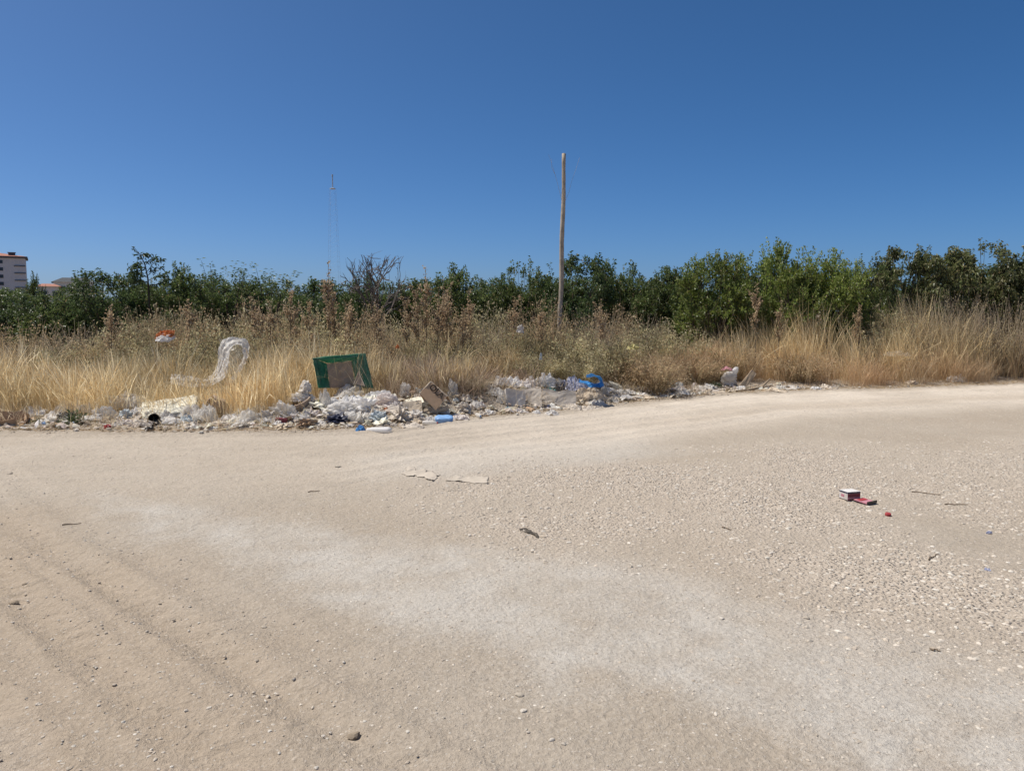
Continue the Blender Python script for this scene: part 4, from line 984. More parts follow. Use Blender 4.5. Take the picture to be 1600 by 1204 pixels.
# ------------------------------------------------------------------ litter: named pieces along the strip
L_, F_ = 'lump', 'film'
for a in [
    (F_, 'plastic_sheet', 22, 636, 66, 24, 'clear_film', 'pale plastic sheeting heaped in the grass at the picture edge', 'plastic sheet', 'edge sheeting', .6),
    (F_, 'plastic_bag', 172, 642, 76, 32, 'clear_film', 'large clear plastic bag billowing in front of the golden grass', 'plastic bag', 'large clear bag', .6),
    (L_, 'plastic_bag', 156, 655, 42, 20, 'white_plastic', 'white plastic bag lying before the large clear bag', 'plastic bag', 'white bag by the clear bag', .7),
    (L_, 'plastic_tub', 192, 655, 26, 15, 'pale_blue', 'crumpled pale blue plastic tub before the large clear bag', 'tub', 'pale blue tub', .8),
    (F_, 'plastic_film', 222, 640, 44, 15, 'thin_film', 'thin clear film trailing from the large clear bag toward the white plank', 'plastic film', 'trailing film', .6),
    (F_, 'paper_sheet', 130, 660, 60, 10, 'white_plastic', 'dusty white sheet lying flat behind the small green weed', 'sheet', 'flat white sheet', .8),
    (F_, 'plastic_film', 318, 662, 46, 32, 'clear_film', 'grey clear film slumped at the low end of the white plank', 'plastic film', 'slumped grey film', .6),
    (F_, 'plastic_film', 262, 664, 52, 12, 'white_plastic', 'flattened white film beside the black tube', 'plastic film', 'flattened white film', .6),
    (F_, 'plastic_film', 290, 662, 34, 14, 'pale_blue', 'bluish clear film patch below the white plank', 'plastic film', 'bluish film', .6),
    (L_, 'paper_ball', 361, 641, 27, 17, 'bright_white', 'crumpled white paper on the grass foot past the white plank', 'paper', 'white paper ball', .8),
    (F_, 'plastic_film', 385, 664, 66, 24, 'clear_film', 'long low clear film heap between the white plank and the maroon carton', 'plastic film', 'low film heap', .5),
    (L_, 'plastic_bag', 412, 662, 36, 20, 'grey_plastic', 'greyish plastic bag just short of the maroon carton', 'plastic bag', 'greyish bag', .8),
    (L_, 'plastic_bag', 444, 657, 52, 30, 'clear_film', 'clear bag with a raised peak behind the maroon carton', 'plastic bag', 'peaked clear bag', .6),
    (F_, 'plastic_film', 506, 640, 28, 34, 'thin_film', 'thin clear film hanging in the grass beside the green crate', 'plastic film', 'hanging film', .5),
    (F_, 'plastic_wrap', 546, 622, 62, 22, 'white_plastic', 'rumpled white wrapping at the foot of the green crate', 'wrapping', 'rumpled white wrapping', .55),
    (L_, 'plastic_sack', 528, 652, 60, 20, 'white_plastic', 'white woven sack lying above the navy bag', 'sack', 'white woven sack', .6),
    (L_, 'plastic_bag', 566, 648, 46, 25, 'bright_white', 'bright white bag with a knotted top, highest in the litter heap', 'plastic bag', 'knotted white bag', .6),
    (L_, 'plastic_bag', 600, 641, 58, 23, 'pink_white', 'white shopping bag with red print in the litter heap', 'plastic bag', 'printed white bag', .6),
    (L_, 'plastic_bag', 524, 664, 52, 16, 'navy', 'navy blue plastic bag lying on the road edge', 'plastic bag', 'navy bag', .6),
    (L_, 'plastic_bag', 556, 663, 40, 18, 'clear_film', 'clear bag lying between the navy bag and the blue scrap', 'plastic bag', 'clear bag by the navy bag', .7),
    (L_, 'plastic_bag', 590, 662, 36, 22, 'pale_blue', 'bluish clear bag in front of the litter heap', 'plastic bag', 'bluish bag', .7),
    (F_, 'packing_sheet', 583, 652, 44, 16, 'dusty_sack', 'dusty beige packing sheet under the printed white bag', 'packing sheet', 'dusty packing sheet', .7),
    (F_, 'plastic_scrap', 562, 673, 17, 11, 'blue', 'crumpled bright blue scrap on the road edge before the heap', 'scrap', 'bright blue scrap', .8),
    (L_, 'plastic_sack', 622, 660, 44, 24, 'dusty_sack', 'dusty grey sack slumped at the front of the litter heap', 'sack', 'dusty front sack', .7),
    (L_, 'plastic_sack', 648, 656, 36, 14, 'grey_plastic', 'grey dusty sack in front of the open cardboard box', 'sack', 'grey sack by the box', .7),
    (F_, 'cardboard_sheet', 640, 662, 42, 12, 'pale_cardboard', 'crushed pale cardboard before the dusty sacks', 'cardboard', 'crushed cardboard', .7),
    (L_, 'plastic_bag', 632, 622, 24, 24, 'white_plastic', 'upright dusty white bag behind the cream foam slab', 'plastic bag', 'upright white bag', .8),
    (L_, 'plastic_bag', 656, 618, 30, 12, 'pale_blue', 'small bluish bag behind the open cardboard box', 'plastic bag', 'bluish bag by the box', .8),
    (L_, 'plastic_bag', 707, 622, 19, 30, 'thin_film', 'upright clear bag caught in stalks beside the open cardboard box', 'plastic bag', 'upright clear bag', .8),
    (L_, 'plastic_bag', 694, 650, 22, 12, 'bright_white', 'small white bag lying behind the light blue packet', 'plastic bag', 'small white bag', .8),
    (L_, 'clod', 724, 648, 34, 18, 'dusty_sack', 'dusty beige lump beyond the light blue packet', 'lump', 'dusty beige lump', .8),
    (F_, 'plastic_film', 782, 607, 38, 18, 'white_plastic', 'white film half hidden by stalks below the orange packet', 'plastic film', 'half hidden white film', .6),
    (F_, 'plastic_film', 818, 608, 52, 16, 'pink_white', 'pinkish white film lying on top of the torn boards', 'plastic film', 'pinkish film', .6),
    (L_, 'plastic_bag', 853, 610, 38, 23, 'bright_white', 'brightest white bag lying between pinkish film and lavender bag', 'plastic bag', 'brightest white bag', .7),
    (F_, 'plastic_scrap', 860, 616, 22, 9, 'teal', 'teal plastic scrap tucked under the brightest white bag', 'scrap', 'teal scrap', .7),
    (L_, 'plastic_bag', 778, 582, 18, 11, 'orange', 'orange packet in the stalks behind the half hidden film', 'packet', 'orange packet', .8),
    (L_, 'plastic_bag', 798, 584, 17, 20, 'grey_plastic', 'small grey bag beside the orange packet', 'plastic bag', 'small grey bag', .8),
    (L_, 'plastic_bag', 783, 632, 18, 22, 'thin_film', 'upright clear bag among stalks next to the pale grey block', 'plastic bag', 'clear bag in stalks', .8),
    (F_, 'plastic_bag', 896, 616, 56, 26, 'lavender', 'shiny lavender plastic sheet next to the blue strip', 'plastic sheet', 'lavender sheet', .6),
    (L_, 'plastic_bag', 878, 616, 16, 16, 'navy', 'dark blue bag corner under the lavender sheet', 'plastic bag', 'dark blue bag', .8),
    (F_, 'cardboard_sheet', 922, 630, 60, 22, 'pale_cardboard', 'crushed brown cardboard heap below the blue strip', 'cardboard', 'brown cardboard heap', .6),
    (L_, 'paper_ball', 946, 618, 18, 16, 'white_plastic', 'dusty white paper ball past the brown cardboard heap', 'paper', 'dusty paper ball', .8),
    (F_, 'plastic_scrap', 960, 628, 44, 8, 'dusty_sack', 'flat dusty scrap at the end of the brown cardboard heap', 'scrap', 'flat dusty scrap', .6),
    (L_, 'plastic_packet', 765, 649, 22, 10, 'bright_white', 'white packet on the road edge before the pale grey block', 'packet', 'white packet', .7),
    (L_, 'plastic_packet', 794, 644, 14, 9, 'cyan', 'small cyan packet at the foot of the pale grey block', 'packet', 'cyan packet', .8),
    (L_, 'paper_ball', 735, 640, 18, 9, 'pink_white', 'small dusty paper ball before the weed thicket', 'paper', 'paper ball by the thicket', .8),
    (F_, 'plastic_scrap', 862, 648, 26, 10, 'white_plastic', 'pale film scrap on the ground before the wide dusty board', 'scrap', 'pale film scrap', .7),
    (F_, 'plastic_scrap', 838, 646, 18, 7, 'bright_white', 'small bright scrap at the foot of the middle beige board', 'scrap', 'small bright scrap', .7),
    (L_, 'plastic_scrap', 597, 633, 11, 10, 'red', 'small red packet on the printed white bag', 'packet', 'small red packet', .8),
    (L_, 'plastic_scrap', 601, 645, 14, 8, 'orange', 'small orange packet below the printed white bag', 'packet', 'small orange packet', .8),
    (L_, 'plastic_cup', 1050, 604, 14, 11, 'teal', 'teal crumpled cup in the grass edge', 'cup', 'teal cup', .8),
    (L_, 'paper_ball', 1033, 602, 12, 8, 'white_plastic', 'white paper ball just short of the teal cup', 'paper', 'paper ball by the teal cup', .8),
    (L_, 'plastic_scrap', 1086, 605, 14, 8, 'pink_white', 'pale crumpled scrap past the teal cup', 'scrap', 'pale scrap past the cup', .8),
    (L_, 'plastic_scrap', 1025, 612, 16, 6, 'white_plastic', 'flat white scrap before the teal cup', 'scrap', 'flat scrap by the cup', .8),
    (F_, 'paper_scrap', 1277, 609, 20, 6, 'bright_white', 'bright white scrap alone on the road edge by the russet grass', 'scrap', 'lone white scrap', .8),
    (L_, 'plastic_scrap', 1428, 602, 22, 9, 'pale_cardboard', 'pale crushed scrap at the foot of the straw grass', 'scrap', 'pale scrap by the straw grass', .8),
    (F_, 'plastic_film', 1500, 598, 34, 14, 'clear_film', 'faint clear film low in the straw grass', 'plastic film', 'faint film', .6),
    (F_, 'plastic_film', 300, 640, 90, 22, 'thin_film', 'thin clear film in the grass behind the white plank', 'plastic film', 'film behind the plank', .4),
]:
    kind, nm, px, py, w, h, mt, lab, cat, short, dr = a
    kw = {}
    if 'knotted' in lab or 'peak' in lab: kw['peaks'] = 4
    if kind == L_ and w < 20: kw['sub'] = 3
    if 'woven' in lab or 'rubble' in lab: kw['amp'] = .16
    if 'navy' in lab: kw['peaks'] = 1
    put(kind, nm, px, py, w, h, mt, lab, cat, short, dr, **kw)

# foam crumbs on a brown bucket with grey ball and yellow rag, in the grass short of the green crate
def bucket():
    p = G(472, 648); s = mpp(p.y); V, Q = lathe([(.0, 0), (.13, 0), (.17, .30), (.18, .30), (.18, .315), (.155, .315), (.12, .02), (0, .02)], 18)
    o = ob('plastic_bucket', mk('plastic_bucket', V, quads=Q, mat=M['brown_board'], smooth=False), loc=p + Vector((0, .35, -.10)), rot=(.3, -.35, 0), label='dusty brown bucket in the grass holding crumbled foam', cat='bucket'); landmark('brown bucket', o)
    t = o.location + Vector((-.1, 0, .26))
    f = ob('foam_lump', lump_mesh('foam_lump', 5, M['bright_white'], .3, 4, 2.2), loc=t, scale=(.24, .16, .16), label='crumbled white foam lying on the brown bucket', cat='foam')
    ob('plastic_ball', lump_mesh('plastic_ball', 15, M['grey_plastic'], .14, 3, 1.5), loc=t + Vector((.06, .02, .14)), scale=(.125, .11, .19), label='crumpled grey bag on top of the crumbled foam', cat='plastic bag')
    ob('yellow_rag', film_mesh('yellow_rag', 16, M['yellow'], 14), loc=o.location + Vector((.2, -.12, .02)), scale=(.07, .07, .3), label='yellow plastic rag hanging beside the brown bucket', cat='rag')
bucket()
def torn_box():
    p = G(0, 668); o = ob('cardboard_box', None, loc=p + Vector((-.02, .2, 0)), rot=(0, 0, .35), label='torn brown cardboard box on the road at the picture edge', cat='box'); landmark('torn cardboard box', o)
    def panel(nm, pts, m='cardboard'):
        bm = bmesh.new(); P = [Vector(q) for q in pts]; n = (P[1] - P[0]).cross(P[-1] - P[0]).normalized() * .006
        a = [bm.verts.new(q) for q in P]; b = [bm.verts.new(q + n) for q in P]; bm.faces.new(a[::-1]); bm.faces.new(b)
        for i in range(len(P)): bm.faces.new([a[i], a[(i + 1) % len(P)], b[(i + 1) % len(P)], b[i]])
        return ob(nm, bm_mesh(nm, bm, M[m]), o)
    panel('bottom', [(-.25, -.15, .012), (.24, -.15, .012), (.24, .17, .012), (-.25, .17, .012)])
    panel('front_panel', [(-.25, -.155, .01), (.18, -.155, .01), (.14, -.19, .13), (-.02, -.2, .10), (-.25, -.2, .17)])
    panel('side_panel', [(.235, -.14, .01), (.235, .16, .01), (.26, .13, .14), (.24, -.02, .20), (.28, -.12, .09)])
    panel('back_panel', [(.22, .175, .01), (-.25, .175, .01), (-.25, .19, .22), (.05, .2, .18), (.18, .19, .20)])
    panel('flap', [(.27, -.12, .01), (.42, -.16, .02), (.36, .08, .10), (.26, .1, .09)])
torn_box()
def white_plank():
    p0, p1 = G(224, 652), G(300, 650); a, b = at(222, 640, 11.75), at(305, 627, 11.9)
    bm = bmesh.new(); L = (b - a).length; bm_box(bm, L / 2, 0, -.045, L, .34, .06); bmesh.ops.subdivide_edges(bm, edges=list(bm.edges), cuts=6, use_grid_fill=True)
    rr = random.Random(3)
    for v in bm.verts:
        e = abs(v.co.x - L / 2) > L / 2 - .01
        v.co += Vector((rr.uniform(-.03, .03) if e else rr.uniform(-.006, .006), rr.uniform(-.012, .012), rr.uniform(-.008, .008)))
    d = (b - a).normalized(); o = ob('foam_plank', bm_mesh('foam_plank', bm, M['cream_foam']), loc=a, rot=(R(38), -math.asin(d.z), math.atan2(d.y, d.x)), label='long white foam plank propped on the litter', cat='plank'); landmark('white plank', o)
white_plank()
def black_tube():
    p = G(234, 664); V, Q = lathe([(.075, -.14), (.08, -.135), (.08, .14), (.07, .14), (.066, -.13), (0, -.13)], 18)
    o = ob('black_tube', mk('black_tube', V, quads=Q, mat=M['black'], smooth=True), loc=p + Vector((0, .14, .075)), rot=(R(84), 0, R(25)), label='short black tube lying with its open end toward the road', cat='tube'); landmark('black tube', o)
black_tube()
def broken_pot():
    p = G(342, 655); V, Q = lathe([(.13, 0), (.15, .1), (.14, .26), (.12, .26), (.125, .1), (.11, .02), (0, .02)], 16)
    V = V + .012 * crease3(V * 5, 4, 5, 1.3, .8)[:, None] * unit(V)
    o = ob('broken_pot', mk('broken_pot', V, quads=Q, mat=M['brown_board']), loc=p + Vector((0, .25, .1)), rot=(R(60), 0, R(-50)), label='broken brown pot tipped over between the white plank and the paper ball', cat='pot'); landmark('broken pot', o)
broken_pot()
def carton(px, py, sx, sy, sz, mat, label, name, short, rz=0.3, card=None):
    p = G(px, py); o = ob(name, box_mesh(name, sx, sy, sz, M[mat], .004), loc=p + Vector((0, sy * .6, .035)), rot=(.1, .06, rz), label=label, cat='carton'); landmark(short, o)
    return o
carton(438, 664, .17, .1, .06, 'maroon', 'maroon carton lying on a white card at the road edge', 'maroon_carton', 'maroon carton', .2)
p = G(439, 665); ob('white_card', box_mesh('white_card', .24, .16, .006, M['bright_white']), loc=p + Vector((0, .06, .03)), rot=(.14, .03, .15), label='white card lying under the maroon carton', cat='card')
def blue_packet():
    p = G(693, 660); V, T = ico(3); V = np.sign(V) * np.abs(V) ** .55 * np.array([.135, .085, .05]); V *= (1 + .05 * crease3(V * 14, 3, 5, 1, 1))[:, None]; V[:, 2] -= V[:, 2].min()
    o = ob('blue_packet', mk('blue_packet', V, tris=T, mat=M['light_blue']), loc=p + Vector((0, .09, .01)), rot=(.28, 0, .12), label='light blue packet lying on the road edge before the open cardboard box', cat='packet'); landmark('light blue packet', o)
blue_packet()
def white_shell():
    p = G(592, 675); V, Q = lathe([(0, -.19), (.025, -.19), (.028, -.15), (.05, -.11), (.055, .12), (.045, .17), (0, .175)], 14)
    V[:, 1] *= .75; V += .004 * crease3(V * 12, 8, 5, 1, 1)[:, None]
    o = ob('white_bottle', mk('white_bottle', V, quads=Q, mat=M['bright_white'], smooth=True), loc=p + Vector((0, .06, .035)), rot=(R(90), 0, R(78)), label='crushed white bottle lying on the road edge before the heap', cat='bottle'); landmark('white bottle', o)
white_shell()
def foam_slab(px, py, w, h, dep, mat, label, short, name='foam_slab', rot=(0.2, 0, .1), lift=.12, cat='foam'):
    p = G(px, py); s = mpp(p.y); bm = bmesh.new(); bm_box(bm, 0, 0, 0, w * s, dep, h * s); bmesh.ops.subdivide_edges(bm, edges=list(bm.edges), cuts=4, use_grid_fill=True)
    rr = random.Random(px)
    for v in bm.verts:
        v.co += Vector((rr.uniform(-.012, .012), rr.uniform(-.012, .012), rr.uniform(-.008, .008))); e = abs(v.co.x) / (w * s / 2); v.co.z *= 1 - .35 * e * e; v.co.y *= 1 - .25 * e * e
    o = ob(name, bm_mesh(name, bm, M[mat]), loc=p + Vector((0, dep / 2, lift)), rot=rot, label=label, cat=cat); landmark(short, o); return o
foam_slab(650, 640, 38, 8, .22, 'cream_foam', 'bright cream foam slab leaning against the open cardboard box', 'cream foam slab', rot=(.35, -.14, .1), lift=.10)
foam_slab(962, 609, 22, 7, .14, 'cream_foam', 'oval cream foam piece just past the blue strip', 'oval foam piece', rot=(.35, .4, .1), lift=.07)
foam_slab(674, 648, 52, 9, .05, 'pale_cardboard', 'long pale cardboard strip lying below the open cardboard box', 'long cardboard strip', 'cardboard_strip', rot=(-.5, -.16, .05), lift=.06, cat='cardboard')
def torn_board(px, py, w, h, th, mat, label, short, rot, seed):
    p = G(px, py); s = mpp(p.y); bm = bmesh.new(); bm_box(bm, 0, 0, h * s / 2, w * s, th, h * s); bmesh.ops.subdivide_edges(bm, edges=list(bm.edges), cuts=7, use_grid_fill=True)
    rr = random.Random(seed)
    for v in bm.verts:
        e = v.co.z / (h * s); v.co.z += .07 * float(vnoise(np.array(v.co.x * 9 + seed), np.array(.5), seed) - .5) * e; v.co.x += .05 * float(vnoise(np.array(v.co.z * 11 + seed), np.array(2.5), seed) - .5) * abs(v.co.x) / (w * s / 2)
        v.co.y += .05 * float(vnoise(np.array(v.co.x * 4), np.array(v.co.z * 4 + seed), seed + 1) - .5) + rr.uniform(-.004, .004); v.co.z += rr.uniform(-.006, .006)
    landmark(short, ob('torn_board', bm_mesh('torn_board', bm, M[mat]), loc=p + Vector((0, .1, -.03)), rot=rot, label=label, cat='board'))
torn_board(805, 638, 32, 31, .10, 'grey_plastic', 'pale grey foam block standing among the litter, first of three boards', 'pale grey block', (-.25, .05, .25), 3)
torn_board(832, 637, 30, 33, .05, 'dusty_sack', 'beige torn board standing in the middle of three boards', 'middle beige board', (-.3, -.06, -.1), 5)
torn_board(872, 636, 56, 28, .06, 'dusty_sack', 'wide dusty torn board, last of three boards', 'wide dusty board', (-.4, .1, .05), 8)
torn_board(640, 648, 40, 22, .04, 'pale_cardboard', 'pale torn panel standing before the cream foam slab', 'pale torn panel', (-.5, -.1, .2), 11)
torn_board(612, 652, 26, 22, .03, 'dusty_sack', 'dusty torn panel at the front of the litter heap', 'dusty torn panel', (-.6, .15, -.3), 12)
torn_board(540, 650, 80, 16, .05, 'white_plastic', 'long white ribbed panel above the navy bag', 'white ribbed panel', (-.35, -.05, .05), 13)
def lettered_box():
    Y = 12.0; c = [at(673, 596, Y + .10), at(699, 619, Y + .04), at(690, 630, Y), at(681, 641, Y - .04), at(656, 615, Y + .03)]
    o0 = sum(c, Vector()) / 5; o = ob('cardboard_box', None, loc=o0, label='open brown cardboard box tilted on its corner with dark lettering', cat='box'); landmark('open cardboard box', o)
    top, rt, br, bl, lf = [q - o0 for q in c]
    back = Vector((.03, .24, -.13))
    def panel(nm, pts, m='cardboard', th=.006):
        bm = bmesh.new(); P = [Vector(q) for q in pts]; n = (P[1] - P[0]).cross(P[-1] - P[0]).normalized() * th
        a = [bm.verts.new(q) for q in P]; b = [bm.verts.new(q + n) for q in P]; bm.faces.new(a[::-1]); bm.faces.new(b)
        for i in range(len(P)): bm.faces.new([a[i], a[(i + 1) % len(P)], b[(i + 1) % len(P)], b[i]])
        return ob(nm, bm_mesh(nm, bm, M[m]), o)
    fr = panel('front_panel', [top, lf, bl, rt])
    panel('side_panel', [top + Vector((0, 0, .006)), rt + Vector((0.004, 0, .006)), rt + back, top + back])
    panel('side_panel', [lf + Vector((-.004, 0, .004)), top + Vector((-.004, 0, .004)), top + back, lf + back])
    for a_, b_ in ((lf, top), (top, rt)):
        V, Q = tubes([(np.array([a_, a_.lerp(b_, .3) + Vector((0, .01, .004)), a_.lerp(b_, .7) + Vector((0, -.008, -.003)), b_]), np.array([.011, .009, .012, .010]))], 5); ob('rim', mk('rim', V, quads=Q, mat=M['pale_cardboard']), o)  # paler tubes on the upper edges stand in for sunlight catching them
    # lettering in dark ink, printed along the upper edge of the front panel
    tx = bpy.data.curves.new('lettering', 'FONT'); tx.body = 'OLA'; tx.size = .135; tx.align_x = 'CENTER'; tx.align_y = 'CENTER'; tx.extrude = .0008; tx.offset = .004
    ex = (rt - top).normalized(); nn = (lf - top).cross(rt - top).normalized()
    if nn.y > 0: nn = -nn
    ey = nn.cross(ex).normalized(); mt = Matrix((ex, ey, nn)).transposed()
    t = bpy.data.objects.new('t', tx); COL.objects.link(t); bpy.context.view_layer.update()
    me = bpy.data.meshes.new_from_object(t.evaluated_get(bpy.context.evaluated_depsgraph_get())); bpy.data.objects.remove(t)
    me.materials.clear(); me.materials.append(M['ink'])
    l = ob('lettering', me, fr); l.matrix_local = Matrix.Translation((top + rt) * .36 + (lf + br) * .13 + nn * .012) @ mt.to_4x4()
lettered_box()
def green_crate():
    Y = 12.55; gz = float(hz((535 - 800) * mpp(Y), Y)); s = mpp(Y)
    o0 = at(537, 606, Y); o = ob('green_crate', None, loc=o0, label='battered green plastic crate tipped up with a brown board inside', cat='crate'); landmark('green crate', o)
    w, h, d = 84 * s, 52 * s, .42
    def panel(nm, pts, m='green_plastic', th=.008, sub=4, jit=.006, seed=1):
        P = [Vector(q) for q in pts]; n = (P[1] - P[0]).cross(P[3] - P[0]).normalized(); bm = bmesh.new(); k = sub + 1; rr = random.Random(seed); g = {}
        for L in (0, 1):
            for i in range(k + 1):
                for j in range(k + 1):
                    u, v = i / k, j / k; q = P[0] * (1 - u) * (1 - v) + P[1] * u * (1 - v) + P[2] * u * v + P[3] * (1 - u) * v
                    if L == 0: rr_off = n * rr.uniform(-jit, jit); g[('o', i, j)] = rr_off
                    g[(L, i, j)] = bm.verts.new(q + g[('o', i, j)] + n * th * L)
        for i in range(k):
            for j in range(k):
                bm.faces.new([g[(0, i, j)], g[(0, i, j + 1)], g[(0, i + 1, j + 1)], g[(0, i + 1, j)]]); bm.faces.new([g[(1, i, j)], g[(1, i + 1, j)], g[(1, i + 1, j + 1)], g[(1, i, j + 1)]])
        for i in range(k):
            for e in (0, k):
                bm.faces.new([g[(0, i, e)], g[(0, i + 1, e)], g[(1, i + 1, e)], g[(1, i, e)]]); bm.faces.new([g[(0, e, i)], g[(0, e, i + 1)], g[(1, e, i + 1)], g[(1, e, i)]])
        return ob(nm, bm_mesh(nm, bm, M[m]), o)
    f = lambda px, py, y: at(px, py, Y + y) - o0
    TL, TR, BR, BL = f(489, 559, 0), f(571, 552, 0), f(584, 606, -.05), f(498, 606, -.05)
    iTL, iTR, iBR, iBL = f(511, 568, .15), f(549, 564, .15), f(556, 606, .12), f(516, 606, .12)
    panel('side_panel', [TL, iTL, iBL, BL], jit=.016, seed=2); panel('top_panel', [TR, iTR, iTL, TL], jit=.014, seed=3); panel('side_panel', [BR, iBR, iTR, TR], jit=.016, seed=4)
    panel('inner_board', [iBL, iBR, iTR, iTL], 'brown_board', .01, 4, .014, 5)
    # turned-over rim of the crate
    for nm, a, b, wd in (('rim', TL, TR, (0, 0, -.045)), ('rim', TR, BR, (-.05, 0, 0)), ('rim', BL, TL, (.05, 0, 0))):
        wv = Vector(wd); panel(nm, [a + Vector((0, -.012, 0)), b + Vector((0, -.012, 0)), b + wv + Vector((0, -.012, 0)), a + wv + Vector((0, -.012, 0))], 'green_plastic', .006, 5, .014, 7)
    # ribs on the walls
    for t in (.3, .65):
        for a0, a1, b0, b1 in ((TL, iTL, BL, iBL), (TR, iTR, BR, iBR)):
            p0 = a0.lerp(a1, t); p1 = b0.lerp(b1, t); V, Q = tubes([(np.array([p0, p1]), np.array([.010, .010]))], 5); ob('rib', mk('rib', V, quads=Q, mat=M['green_plastic']), o)
    # dark triangular flap leaning on it
    q = [at(553, 600, Y - .28), at(560, 580, Y - .22), at(570, 603, Y - .28)]; c = sum(q, Vector()) / 3; bm = bmesh.new(); a = [bm.verts.new(v - c) for v in q]; b = [bm.verts.new(v - c + Vector((0, .012, .004))) for v in q]
    bm.faces.new(a); bm.faces.new(b[::-1])
    for i in range(3): bm.faces.new([a[i], b[i], b[(i + 1) % 3], a[(i + 1) % 3]])
    fl = ob('cardboard_flap', bm_mesh('cardboard_flap', bm, M['brown_board']), loc=c, label='dark triangular board with pale edge leaning in front of the green crate', cat='board')
    V, Q = tubes([(np.array([q[0] - c, q[1] - c, q[2] - c]) + np.array([0, -.006, .0]), np.array([.009, .013, .009]))], 5); ob('edge', mk('edge', V, quads=Q, mat=M['pale_cardboard']), fl)
green_crate()
def draped_film():
    Y = 13.0; A = [(266, 600), (290, 604), (318, 606), (336, 600), (352, 590), (357, 570), (358, 548), (366, 538), (378, 540), (381, 552), (378, 566), (366, 584), (352, 602)]
    B = [(268, 584), (292, 586), (318, 592), (331, 586), (340, 570), (342, 545), (346, 532), (364, 526), (385, 529), (390, 545), (387, 562), (374, 582), (360, 604)]
    dA = np.linspace(0, .3, len(A)); me, o = loft('plastic_film', [at(x, y, Y - .12 + .1 * math.sin(i)) for i, (x, y) in enumerate(A)], [at(x, y, Y + .14 - .08 * math.sin(i * 1.3)) for i, (x, y) in enumerate(B)], M['clear_film'], 110, 16, .008, 9)
    t = ob('draped_film', me, loc=o, label='long clear plastic film draped in a loop over a shrub', cat='plastic film'); landmark('draped film', t)
    a = [at(x, y, Y + .1) for x, y in [(344, 531), (356, 529), (370, 529), (384, 531)]]; b = [at(x, y, Y + .02) for x, y in [(350, 596), (358, 590), (369, 580), (380, 566)]]
    me, o2 = loft('plastic_web', a, b, mat_plain('web_film', (.7, .68, .66), .3, .1, 16, .3, .5, .3, alpha=.3), 30, 30, .014, 4, 9); ob('web', me, t, loc=Vector(o2) - Vector(o))
draped_film()
def caught_packaging():
    Y = 14.15; p = at(258, 528, Y); o = ob('caught_packaging', None, loc=p, label='torn orange and white packaging caught on top of an olive shrub', cat='packaging')
    ob('white_panel', film_mesh('white_panel', 21, M['bright_white'], 20, .5, .3), o, loc=(0, 0, -.02), rot=(.5, 0, -.1), scale=(.19, .12, .11))
    ob('orange_panel', film_mesh('orange_panel', 23, M['orange'], 20, .5, .3), o, loc=(-.01, .05, .06), rot=(.75, -.1, -.1), scale=(.19, .1, .09))
caught_packaging()
def blue_strip():
    Y = 13.75; A = [(904, 597), (915, 601), (928, 604), (940, 606), (944, 603), (942, 592), (936, 586), (926, 584), (916, 586)]; B = [(905, 592), (916, 595), (928, 598), (935, 599), (938, 597), (936, 592), (931, 589), (924, 588), (917, 589)]
    me, o = loft('blue_strip', [at(x, y, Y - .05) for x, y in A], [at(x, y, Y + .12) for x, y in B], M['blue'], 50, 7, .012, 6)
    landmark('blue strip', ob('blue_strip', me, loc=o, label='bright blue plastic strip bent into a hook on the litter', cat='plastic strip'))
blue_strip()
def patched_bag():
    Y = 16.6; p = G(1141, 604); s = mpp(p.y); o = ob('white_bag', None, loc=p + Vector((0, .1, 0)), label='white bag with a grey patch propped at the foot of the russet grass', cat='bag'); landmark('white bag with a grey patch', o)
    me = lump_mesh('bag_body', 88, M['bright_white'], .2, 4, 1.2, 3, -.8); ob('bag_body', me, o, scale=(15 * s, 9 * s, 31 * s))
    V, T = ico(3); V = V * np.array([11 * s, 4 * s, 8 * s]); ob('grey_patch', mk('grey_patch', V, tris=T, mat=M['grey_plastic'], smooth=True), o, loc=(-2 * s, -8.6 * s, 16 * s))
    ob('orange_top', film_mesh('orange_top', 5, M['pink'], 14), o, loc=(-4 * s, 0, 25 * s), scale=(9 * s, 6 * s, 7 * s))
    a, b = G(1158, 606), at(1178, 581, p.y + .15); d = b - a
    foam = box_mesh('wooden_plank', d.length, .14, .03, M['wood'], 0, .004, 4, 0)
    landmark('leaning plank', ob('wooden_plank', foam, loc=(a + b) / 2, rot=(R(55), -math.asin(d.normalized().z), math.atan2(d.y, d.x)), label='weathered plank leaning beside the white bag with a grey patch', cat='plank'))
    pts = np.array([tuple(G(x, y) + Vector((0, 0, .03))) for x, y in [(1150, 613), (1172, 610), (1190, 607), (1203, 602)]]); pts[-1][2] += .12; c = pts.mean(0)
    V, Q = tubes([(pts - c, np.array([.012, .022, .026, .014])), (np.array([pts[2], pts[2] + [.2, .05, .03]]) - c, np.array([.015, .008]))], 7)
    landmark('dead branch', ob('dead_branch', mk('dead_branch', V, quads=Q, mat=M['wood'], smooth=True), loc=c, label='pale dead branch lying on the road edge beside the leaning plank', cat='branch'))
patched_bag()
